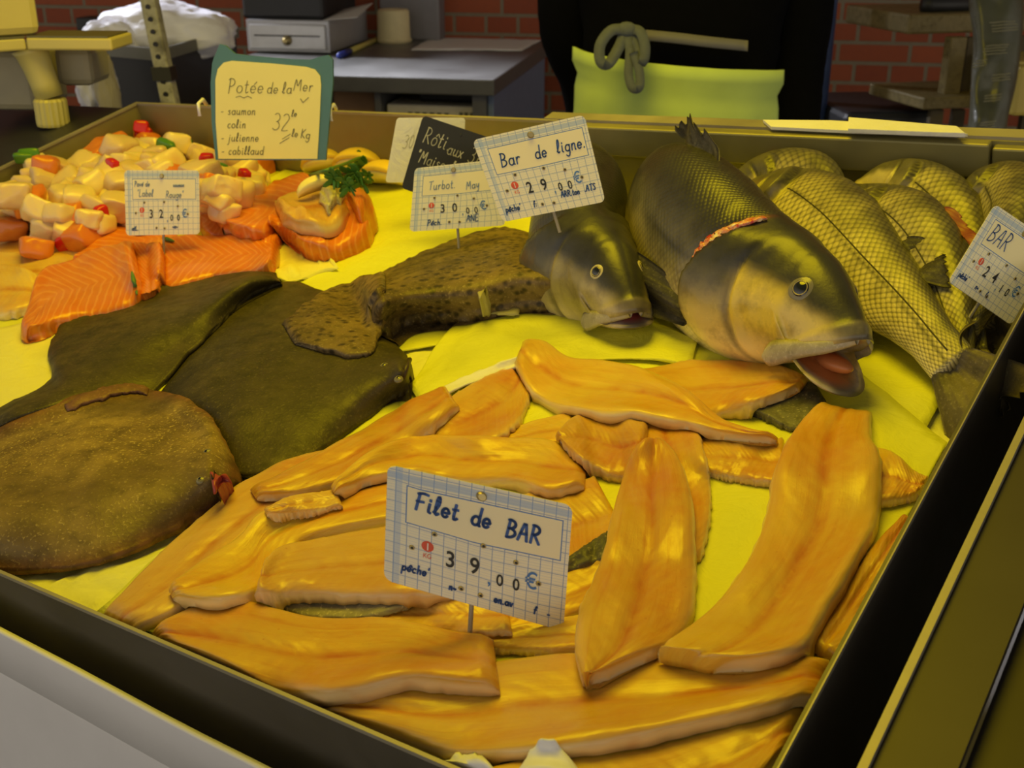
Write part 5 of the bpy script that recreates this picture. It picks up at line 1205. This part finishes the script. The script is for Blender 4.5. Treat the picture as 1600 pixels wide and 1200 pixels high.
MB().lathe(rp, E3, [(.060, 0), (.062, .004), (.058, .016), (.056, .105), (.050, .112), (.018, .112), (.016, .06)], 32).build('roll', plain('cream_roll', (.72, .62, .34), .7), rt, smooth=True)
MB().lathe(rp+E3*.004, E3, [(.0625, 0), (.063, .006), (.061, .009)], 32).build('base_ring', plain('cream_ring', (.68, .58, .32), .6), rt, smooth=True)
pa, pb = bgh(548, 84, ZT), bgh(588, 66, ZT); pn = thing('marker_pen', (pa+pb)/2, 'yellow marker pen with a blue cap beside the cash drawer', 'pen')
u_ = (pb-pa); MB().tube([pa+E3*.009, pa+u_+E3*.009], .009, 12).build('barrel', plain('yellow_barrel', (.55, .48, .12), .4), pn, smooth=True)
MB().tube([pa-u_*.40+E3*.009, pa-u_*.02+E3*.009], .0095, 12).build('cap', plain('blue_cap', (.02, .04, .30), .4), pn, smooth=True)
def tsheet(px, label, mat):
    P = [bgh(x, y, ZT) for x, y in px]; n = 16; V = []; Fc = []
    for i in range(n+1):
        for j in range(n+1):
            a, b = i/n, j/n; p = P[0]*(1-a)*(1-b)+P[1]*a*(1-b)+P[2]*a*b+P[3]*(1-a)*b
            V.append(p+E3*(.002+.004*abs(nz((a*5, b*5, 2)))))
    for i in range(n):
        for j in range(n): q = i*(n+1)+j; Fc.append([q, q+n+1, q+n+2, q+1])
    o = link('paper_sheet', V, Fc, mat); s = o.modifiers.new('t', 'SOLIDIFY'); s.thickness = .001
    tag(o, label, 'paper')
tsheet([(642, 79), (815, 80), (868, 52), (690, 50)], 'crumpled white paper sheet lying on the steel work table', MAT['white_paper'])

# ---- person behind the stall
PZ = 2.02
cen = bg(1062, 100, PZ); PX_, PY_ = cen[0], cen[1]
fx = np.array([math.cos(YAW-.10), math.sin(YAW-.10), 0]); fy = np.array([-fx[1], fx[0], 0])      # fx: image right, fy: away from camera
def B(x, y, z): return np.array([PX_, PY_, 0])+fx*x+fy*y+E3*z
person = thing('person', B(0, 0, 0), 'person in black clothes and a lime green apron standing behind the stall', 'person')
def skin_body():
    jn = dict(pel=(0, 0, .98, .12), spi=(0, 0, 1.12, .115), che=(0, .01, 1.32, .13), nek=(0, .01, 1.50, .055), hd1=(0, -.01, 1.60, .075), hd2=(0, -.015, 1.68, .088), hd3=(0, 0, 1.76, .05))
    ed = [('pel', 'spi'), ('spi', 'che'), ('che', 'nek'), ('nek', 'hd1'), ('hd1', 'hd2'), ('hd2', 'hd3')]
    for s, n in ((-1, 'l'), (1, 'r')):
        jn.update({n+'sh': (s*.17, .01, 1.43, .055), n+'el': (s*.19, .05, 1.19, .040), n+'wr': (.20 if s > 0 else -.15, -.02 if s > 0 else .13, .95, .027), n+'pa': (.195 if s > 0 else -.14, -.04 if s > 0 else .14, .87, .030),
                   n+'hp': (s*.09, 0, .92, .088), n+'kn': (s*.10, -.01, .50, .058), n+'an': (s*.10, .02, .09, .040), n+'to': (s*.11, -.13, .04, .035)})
        ed += [('che', n+'sh'), (n+'sh', n+'el'), (n+'el', n+'wr'), (n+'wr', n+'pa'), ('pel', n+'hp'), (n+'hp', n+'kn'), (n+'kn', n+'an'), (n+'an', n+'to')]
        yw = jn[n+'pa'][1]
        for k, (dx_, ln) in enumerate(((-.024, .065), (-.008, .078), (.009, .074), (.025, .058))):
            a_, b_ = n+'f%da' % k, n+'f%db' % k
            jn[a_] = (jn[n+'pa'][0]+dx_*.3, yw-.012+dx_*.8, .82, .0095); jn[b_] = (jn[n+'pa'][0]+dx_*.4, yw-.020+dx_, .82-ln*.8, .0078); ed += [(n+'pa', a_), (a_, b_)]
        jn[n+'t1'] = (jn[n+'pa'][0]-s*.02, yw-.035, .85, .011); jn[n+'t2'] = (jn[n+'pa'][0]-s*.025, yw-.055, .80, .009); ed += [(n+'pa', n+'t1'), (n+'t1', n+'t2')]
    ks = list(jn); me = bpy.data.meshes.new('b'); me.from_pydata([tuple(B(*jn[k][:3])) for k in ks], [(ks.index(a), ks.index(b)) for a, b in ed], [])
    ob = bpy.data.objects.new('b', me); COL.objects.link(ob); sk = ob.modifiers.new('s', 'SKIN'); sk.use_smooth_shade = True
    for i, k in enumerate(ks):
        v = me.skin_vertices[0].data[i]; v.radius = (jn[k][3], jn[k][3]); v.use_root = (k == 'pel')
    ss = ob.modifiers.new('u', 'SUBSURF'); ss.levels = 2; ss.render_levels = 2
    m2 = bpy.data.meshes.new_from_object(ob.evaluated_get(bpy.context.evaluated_depsgraph_get()))
    V = [tuple(v.co) for v in m2.vertices]; Fc = [list(p.vertices) for p in m2.polygons]
    bpy.data.objects.remove(ob); bpy.data.meshes.remove(me)
    o = link('body', V, Fc, plain('skin', (.52, .30, .21), .5), person); bpy.data.meshes.remove(m2); return o
skin_body()
def loft(rows, n=40, fold=.004, y_off=0.0):      # rows: (z, cx, cy, rx, ry)
    V = []; Fc = []; R = catmull(rows, 40)
    for i, (z, cx, cy, rx, ry) in enumerate(R):
        for k in range(n):
            a = 2*math.pi*k/n; f = 1+fold/max(rx, .01)*(nz((math.cos(a)*3, math.sin(a)*3, z*14))+.6*nz((math.cos(a)*7, math.sin(a)*7, z*30)))
            V.append(B(cx+rx*math.copysign(abs(math.cos(a))**.85, math.cos(a))*f, cy+ry*math.copysign(abs(math.sin(a))**.85, math.sin(a))*f, z))
    for i in range(len(R)-1):
        for k in range(n): Fc.append([i*n+k, i*n+(k+1) % n, (i+1)*n+(k+1) % n, (i+1)*n+k])
    Fc += [list(range(n))[::-1], [(len(R)-1)*n+k for k in range(n)]]
    return V, Fc
jk = MB(); jk.add(*loft([(.90, 0, 0, .185, .140), (1.0, 0, 0, .174, .138), (1.12, 0, .005, .165, .128), (1.30, 0, .01, .185, .14), (1.42, 0, .015, .17, .115), (1.50, 0, .015, .075, .07)], 48, .008))
def sleeve(p, r): P = catmull([B(*q) for q in p], 24); jk.tube(P, list(np.interp(np.linspace(0, 1, 24), np.linspace(0, 1, len(r)), r)), 18)
sleeve([(.15, .01, 1.43), (.190, .03, 1.25), (.192, .03, 1.10), (.195, -.01, .92)], [.075, .066, .060, .054])
sleeve([(-.15, .01, 1.43), (-.190, .05, 1.20), (-.160, .09, 1.08), (-.14, .13, .96)], [.075, .062, .054, .050])
jk.build('jacket', MAT['cloth_black'], person, smooth=True)
tr_ = MB(); 
for s in (-1, 1): tr_.add(*loft([(.06, s*.10, .01, .062, .07), (.50, s*.10, 0, .078, .082), (.80, s*.095, 0, .10, .115), (.97, s*.08, 0, .11, .13)], 28, .006))
tr_.build('trousers', MAT['cloth_black'], person, smooth=True)
for s in (-1, 1): MB().ellipsoid(B(s*.105, -.06, .045), fx*.055, fy*.15, E3*.048, 16, 8).build('shoe', MAT['black'], person, smooth=True)
MB().ellipsoid(B(0, .025, 1.70), fx*.098, fy*.105, E3*.105, 20, 14).build('hair', plain('dark_hair', (.03, .02, .015), .6), person, smooth=True)
hd = MB()
for s in (-1, 1): hd.ellipsoid(B(s*.034, -.092, 1.665), fx*.013, fy*.008, E3*.008, 10, 8)
hd.build('eyes', EYEM[0], person, smooth=True)
# apron: wraps the front, upper hem rolled, pleated
def apron():
    n, m = 70, 26; V = []; Fc = []
    zt0 = bg(915, 84, PZ-.13)[2]; zt1 = bg(1190, 116, PZ-.13)[2]
    for i in range(n+1):
        a = math.radians(196+(333-196)*i/n); f = i/n
        zt = zt0+(zt1-zt0)*f
        for j in range(m+1):
            q = j/m; z = zt-q*.56
            rx = .182+.010*q; ry = .146+.03*q
            fd = .005*math.sin(f*26+q*2)*sstep(0, .5, q)+.004*nz((f*8, q*9, 1))+(.006 if j <= 1 else 0.0)-(.004 if j == 2 else 0)
            V.append(B((rx+fd)*math.cos(a)*1.0, (ry+fd)*math.sin(a), z))
    for i in range(n):
        for j in range(m): q = i*(m+1)+j; Fc.append([q, q+1, q+m+2, q+m+1])
    o = link('apron', V, Fc, plain('apron_green', (.58, .75, .17), .75, 0, .08, 30, .2), person); s = o.modifiers.new('t', 'SOLIDIFY'); s.thickness = .004; s.offset = 1
    return o
apron()
def pz(x, y, d=0.0): return bg(x, y, PZ-.165-d)
ribbon = plain('apron_tie_cloth', (.11, .125, .12), .85, 0, .25, 90, .3)
def strap(pts, w, name, par, mat, th=.003):
    P = catmull(pts, 30); V = []; Fc = []; view = -cw_f
    for i in range(30):
        t = P[min(i+1, 29)]-P[max(i-1, 0)]; s_ = np.cross(t, view); s_ /= np.linalg.norm(s_)+1e-9; nn = np.cross(s_, t); nn /= np.linalg.norm(nn)+1e-9
        for q, dd in ((-1, 1), (1, 1), (1, -1), (-1, -1)): V.append(P[i]+s_*q*w/2+nn*dd*th/2)
    for i in range(29):
        for k in range(4): Fc.append([i*4+k, i*4+(k+1) % 4, (i+1)*4+(k+1) % 4, (i+1)*4+k])
    Fc += [[0, 1, 2, 3], [116+k for k in (3, 2, 1, 0)]]
    return link(name, V, Fc, mat, par)
bow = MB().ellipsoid(pz(979, 47, .01), fx*.017, fy*.012, E3*.013, 12, 8).build('apron_bow', ribbon, person, smooth=True)
strap([pz(976, 46, .012), pz(955, 48, .02), pz(938, 70, .022), pz(938, 95, .02), pz(950, 100, .018), pz(965, 78, .014), pz(976, 52, .012)], .017, 'bow_loop', bow, ribbon)
strap([pz(982, 46, .012), pz(1000, 50, .02), pz(1008, 75, .022), pz(1004, 97, .018), pz(997, 70, .014), pz(985, 50, .012)], .016, 'bow_loop', bow, ribbon)
strap([pz(980, 50, .012), pz(984, 80, .014), pz(982, 115, .015), pz(988, 137, .016), pz(999, 136, .016), pz(999, 112, .017), pz(990, 82, .018)], .014, 'bow_tail', bow, ribbon)
strap([pz(1008, 55, -.012), pz(1060, 60, -.008), pz(1110, 66, -.006), pz(1168, 72, -.018)], .017, 'waist_strap', person, plain('grey_strap', (.16, .155, .15), .7))

# ---- at the right: wooden stand, bag, dark basket
wood = m_flat('pale_wood', (.16, .125, .045), (.22, .17, .065), (.3, .24, .1), .2, fine=90); woodd = plain('dark_wood', (.085, .065, .03), .8, 0, .25, 20)
ZS = 2.75
ws = thing('wooden_stand', bg(1530, 300, ZS), 'pale wooden stand with a thick board top at the right in front of the bricks', 'stand')
vbox(MB(), 1418, 1640, 22, 54, ZS, .30, 14).build('top_board', wood, ws, bevel=.006)
vbox(MB(), 1472, 1500, 54, 170, ZS+.06, .03, 14).build('post', wood, ws, bevel=.003)
vbox(MB(), 1498, 1620, 54, 168, ZS+.10, .02, 14).build('back_board', woodd, ws)
vbox(MB(), 1442, 1620, 152, 172, ZS, .25, 14).build('lower_board', wood, ws, bevel=.004)
pb_ = bg(1455, 172, ZS+.03); MB().frame_box([pb_[0], pb_[1], 0], fx*.03, fy*.03, [0, 0, pb_[2]]).build('leg', woodd, ws)
pb_ = bg(1600, 172, ZS+.03); MB().frame_box([pb_[0], pb_[1], 0], fx*.03, fy*.03, [0, 0, pb_[2]]).build('leg', woodd, ws)
pb_ = bg(1490, 172, ZS+.22); MB().frame_box([pb_[0], pb_[1], 0], fx*.03, fy*.03, [0, 0, pb_[2]]).build('leg', woodd, ws)
tag(MB().tube([bg(1440, 8, ZS+.05), bg(1450, 8, ZS+.05), bg(1560, 6, ZS+.12)], [.016, .022, .022], 16).build('black_roll', MAT['black'], smooth=True), 'black cylindrical roll lying on top of the wooden stand', 'roll')
def bagmesh(px, z, wob, name, mat, label, cat):
    """hanging plastic bag: two wrinkled walls closed round the edges"""
    L_ = catmull([p[:2] for p in px], 34); R_ = catmull([p[2:] for p in px], 34); n = 18; V = []; Fc = []
    for side in (1, -1):
        for i in range(34):
            for j in range(n):
                a = j/(n-1); q = L_[i]*(1-a)+R_[i]*a; bul = math.sin(math.pi*a)**.6
                V.append(bg(q[0], q[1], z-side*(.030*bul+.014*nz((i*.16, a*3.2, side*2))*bul*wob)))
    N = 34*n
    for i in range(33):
        for j in range(n-1): q = i*n+j; Fc += [[q, q+n, q+n+1, q+1], [N+q, N+q+1, N+q+n+1, N+q+n]]
    for i in range(33):
        Fc += [[i*n, N+i*n, N+(i+1)*n, (i+1)*n], [i*n+n-1, (i+1)*n+n-1, N+(i+1)*n+n-1, N+i*n+n-1]]
    o = link(name, V, Fc, mat); return o
bagm = NT('grey_translucent_bag'); nn_ = bagm.noise(14, 4, bagm.obj())
bagm.p(Base_Color=bagm.mix(nn_, (.055, .060, .042), (.12, .125, .08)), Roughness=.3, Alpha=.93); bagm.bump(nn_, .5, .01)
bt = thing('plastic_bag', bg(1565, 210, ZS-.25), 'grey translucent plastic bag with pale writing hanging at the right edge', 'bag')
bo = bagmesh([(1515, -40, 1596, -40), (1514, 10, 1600, 10), (1520, 60, 1596, 70), (1517, 120, 1588, 130), (1514, 180, 1576, 180), (1508, 215, 1572, 215)], ZS-.25, 1.0, 'bag', bagm.m, '', '')
bo.parent = bt; bo.location = ORG[bo.name]-ORG[bt.name]
rr = random.Random(4); bpm = plain('bag_print', (.25, .24, .16), .6)
for (x, y, w, k) in ((1548, 36, 40, 4), (1538, 72, 36, 4), (1522, 96, 18, 3), (1552, 118, 28, 3), (1540, 150, 26, 3), (1530, 192, 24, 3)):
    for i in range(k):
        bm_ = MB(); yy = y+i*4.5; x0 = x+rr.uniform(-3, 3); P = [bg(x0+(w*f), yy-3*f+rr.uniform(-.6, .6), ZS-.25-.050) for f in np.linspace(0, 1, 7)]
        bm_.tube(P, .0012, 5).build('print_line', bpm, bo)
yc = thing('yellow_crate', bg(1605, 190, ZS-.10), 'yellow plastic container half hidden behind the hanging bag at the right edge', 'container')
vbox(MB(), 1582, 1680, 100, 182, ZS-.08, .2, 10).build('box', plain('yellow_plastic', (.60, .46, .08), .45), yc, bevel=.008)
vbox(MB(), 1578, 1684, 96, 104, ZS-.09, .22, 10).build('rim', plain('yellow_plastic_rim', (.52, .40, .08), .45), yc, bevel=.004)
bk = thing('black_crate', bg(1375, 190, 3.0), 'black ribbed plastic crate below the brick wall right of the person', 'crate')
vbox(MB(), 1296, 1440, 160, 420, 3.0, .35, 5).build('box', MAT['black'], bk, bevel=.015)
rb = MB()
for k in range(9): vbox(rb, 1302+k*15, 1307+k*15, 166, 300, 2.99, .01, 5)
rb.build('ribs', plain('black_rib', (.03, .03, .032), .4), bk)
tag(MB().tube([np.array([bg(1290, 0, 2.9)[0], bg(1290, 0, 2.9)[1], 0]), np.array([bg(1290, 0, 2.9)[0], bg(1290, 0, 2.9)[1], 2.3])], .030, 14).build('blue_post', plain('blue_paint', (.035, .06, .16), .5), smooth=True), 'blue post partly hidden behind the right arm of the person', 'post')

# ---- at the left: counter, scale, bin, perforated post
ct = MB(); o = W([-0.75, -0.1, -0.016]); ct.frame_box(o, W([-.012, -.1, -.016])-o, W([-.75, .80, -.016])-o, [0, 0, -.03])
sc_ = thing('side_counter', W([-.4, .5, -.05]), 'dark steel counter beyond the left rim under the weighing scale', 'counter')
ct.build('counter_top', plain('blued_steel', (.035, .035, .042), .42, .3), sc_)
for (u, v) in ((-.7, 0.0), (-.06, 0.0), (-.7, .75), (-.06, .75)):
    p = W([u, v, -.03]); MB().tube([[p[0], p[1], 0], p], .016, 8).build('leg', MAT['steel_dark'], sc_)
ZF = 1.58
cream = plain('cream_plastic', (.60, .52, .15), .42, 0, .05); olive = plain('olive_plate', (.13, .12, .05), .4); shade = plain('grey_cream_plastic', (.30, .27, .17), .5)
def foot_at(x, y): return W(pt(x, y, -.016))
f0 = foot_at(84, 196)
zf = (f0-CAMP) @ cw_f
scl = thing('weighing_scale', f0, 'cream weighing scale on a ribbed foot at the left edge', 'scale')
mm_ = zf/FPX                                       # metres per photo pixel there
def ups(dx_px, up_px, dback=0.0): return f0+cw_r*dx_px*mm_+E3*up_px*mm_*1.07+np.array([-math.sin(YAW), math.cos(YAW), 0])*dback
MB().lathe(ups(0, 0), E3, [(24*mm_, 0), (25*mm_, 4*mm_), (25*mm_, 38*mm_), (22*mm_, 42*mm_)], 36, .07).build('ribbed_foot', cream, scl)
MB().lathe(ups(0, 42), E3+cw_r*-.25, [(21*mm_, -2*mm_), (21*mm_, 20*mm_), (22*mm_, 45*mm_), (25*mm_, 66*mm_), (29*mm_, 74*mm_)], 28).build('leg', cream, scl, smooth=True)
ang = YAW+math.radians(-3); ax1 = np.array([math.cos(ang), math.sin(ang), 0]); an = np.array([-ax1[1], ax1[0], 0])
cor = ups(-7, 110)-an*.035
MB().frame_box(cor, ax1*130*mm_, an*.085, E3*18*mm_).build('platform', cream, scl, bevel=.003)
MB().frame_box(cor+E3*18*mm_+an*.002, ax1*124*mm_, an*.081, E3*2.5*mm_).build('weighing_plate', olive, scl)
d2 = -cw_r*.80; d2 = np.array([d2[0], d2[1], 0])-np.array([-math.sin(YAW), math.cos(YAW), 0])*.60; d2 /= np.linalg.norm(d2); n2 = np.array([d2[1], -d2[0], 0]); n2 = n2 if n2[1] > 0 else -n2
MB().frame_box(cor, d2*.16, n2*.10, E3*18*mm_).build('platform', cream, scl, bevel=.003)
MB().frame_box(cor+E3*18*mm_, d2*.158, n2*.10, E3*2.5*mm_).build('weighing_plate', olive, scl)
MB().frame_box(cor+E3*20.5*mm_+n2*.016+cw_r*.030, d2*.16, n2*.10, E3*.17).build('display_housing', cream, scl, bevel=.012)
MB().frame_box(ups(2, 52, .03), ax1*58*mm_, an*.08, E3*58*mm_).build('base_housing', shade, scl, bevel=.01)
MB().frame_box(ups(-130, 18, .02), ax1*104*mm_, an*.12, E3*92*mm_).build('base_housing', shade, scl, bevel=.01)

zb = 2.75
bn = thing('black_bin', bg(265, 250, zb), 'black bin with a white bag in it behind the left corner of the tray', 'bin')
def quadbox(px_a, px_b, px_c, top_a, top_b, top_c, za, zb_, zc, name, mat, par, hbot):
    """upright three-corner box: left, front corner and right top points at their depths"""
    a, b, c = bg(*top_a, za), bg(*top_b, zb_), bg(*top_c, zc); z = b[2]
    a, b, c = [np.array([p[0], p[1], z]) for p in (a, b, c)]; d_ = a+c-b
    mb = MB(); n = [a, b, c, d_]
    ins = [(p-(a+c)/2)*.86+(a+c)/2 for p in n]
    mb.add(n+[p-E3*hbot for p in ins], [[0, 1, 2, 3], [7, 6, 5, 4]]+[[i, i+4, (i+1) % 4+4, (i+1) % 4] for i in range(4)])
    return mb.build(name, mat, par), n
_, nb_ = quadbox(0, 0, 0, (166, 92), (252, 86), (368, 42), 2.72, 2.62, 3.05, 'body', MAT['black'], bn, .62)
cen_ = sum(nb_)/4
lid = MB(); q = [(p-cen_)*1.05+cen_ for p in nb_]; q2 = [(p-cen_)*.97+cen_ for p in nb_]
for i in range(4):
    a, b = q[i], q[(i+1) % 4]; c, d_ = q2[i], q2[(i+1) % 4]
    lid.add([a-E3*.012, b-E3*.012, d_-E3*.012, c-E3*.012, a+E3*.014, b+E3*.014, d_+E3*.014, c+E3*.014], [[0, 1, 5, 4], [1, 2, 6, 5], [2, 3, 7, 6], [3, 0, 4, 7], [4, 5, 6, 7], [3, 2, 1, 0]])
lid.build('rim', plain('grey_rim', (.14, .14, .115), .5), bn)
wbag = plain('white_bag', (.86, .86, .95), .45, 0, .04, 12, .3)
def crumple(name, c, axes, seed, mat, par, amp=.22):
    bm = bmesh.new(); bmesh.ops.create_icosphere(bm, subdivisions=5, radius=1.0); V = []
    for v in bm.verts:
        d_ = v.co; k = 1+amp*(nz((d_.x*1.6+seed, d_.y*1.6, d_.z*1.6))+.45*abs(nz((d_.x*4+seed, d_.y*4, d_.z*4)))+.25*abs(nz((d_.x*9+seed, d_.y*9, d_.z*9))))
        V.append(np.asarray(c)+axes[0]*d_.x*k+axes[1]*d_.y*k+axes[2]*d_.z*k)
    Fc = [[w.index for w in f.verts] for f in bm.faces]; bm.free(); return link(name, V, Fc, mat, par)
b1 = thing('rubbish_bag', cen_-E3*.04, 'bright white plastic bag bulging out of the black bin', 'bag')
c_ = bg(255, 52, 2.88); crumple('bag', c_, (cw_r*.165, fy*.12, E3*.072), 1.0, wbag, b1, .2)
c_ = bg(172, 68, 2.78); crumple('bag_neck', c_, (cw_r*.075, fy*.06, E3*.05), 5.0, wbag, b1, .25)
c_ = bg(150, 125, 2.60); crumple('bag_skirt', c_, (cw_r*.040, fy*.04, E3*.075), 9.0, wbag, b1, .3)
c_ = bg(168, 148, 2.55); tag(crumple('rag', c_, (cw_r*.022, fy*.02, E3*.09), 13.0, plain('beige_cloth', (.45, .40, .26), .8), None, .35), 'beige crumpled cloth hanging left of the black bin', 'cloth')
po = thing('perforated_post', bg(262, 170, 2.3), 'pale metal post with holes and dark rust leaning behind the tray', 'post')
a, b = bg(217, -60, 2.3), bg(268, 190, 2.3); ax = (b-a)/np.linalg.norm(b-a); s_ = cw_r*.030
MB().frame_box(a-s_*.5, b-a, s_, fy*.028).build('post', m_flat('rusty_white_metal', (.30, .29, .22), (.45, .43, .34), (.52, .5, .42), .4, (16, (.05, .04, .03), .8), 60), po, bevel=.003)
for k in range(12):
    p = a+(b-a)*(.05+.078*k); MB().lathe(p-fy*.0005, -fy, [(.0055, 0), (.0055, .0012)], 10).build('hole', BLK, po)
MB().frame_box(a+(b-a)*.66-s_*.62-fy*.004, (b-a)*.085, s_*1.24, fy*.036).build('clamp', MAT['black'], po)
tag(vbox(MB(), 120, 182, 27, 48, (YW-.10)/wray(150, 40)[1], .10, -12).build('junction_box', MAT['black'], bevel=.004), 'small black box on the bricks behind the scale', 'box')
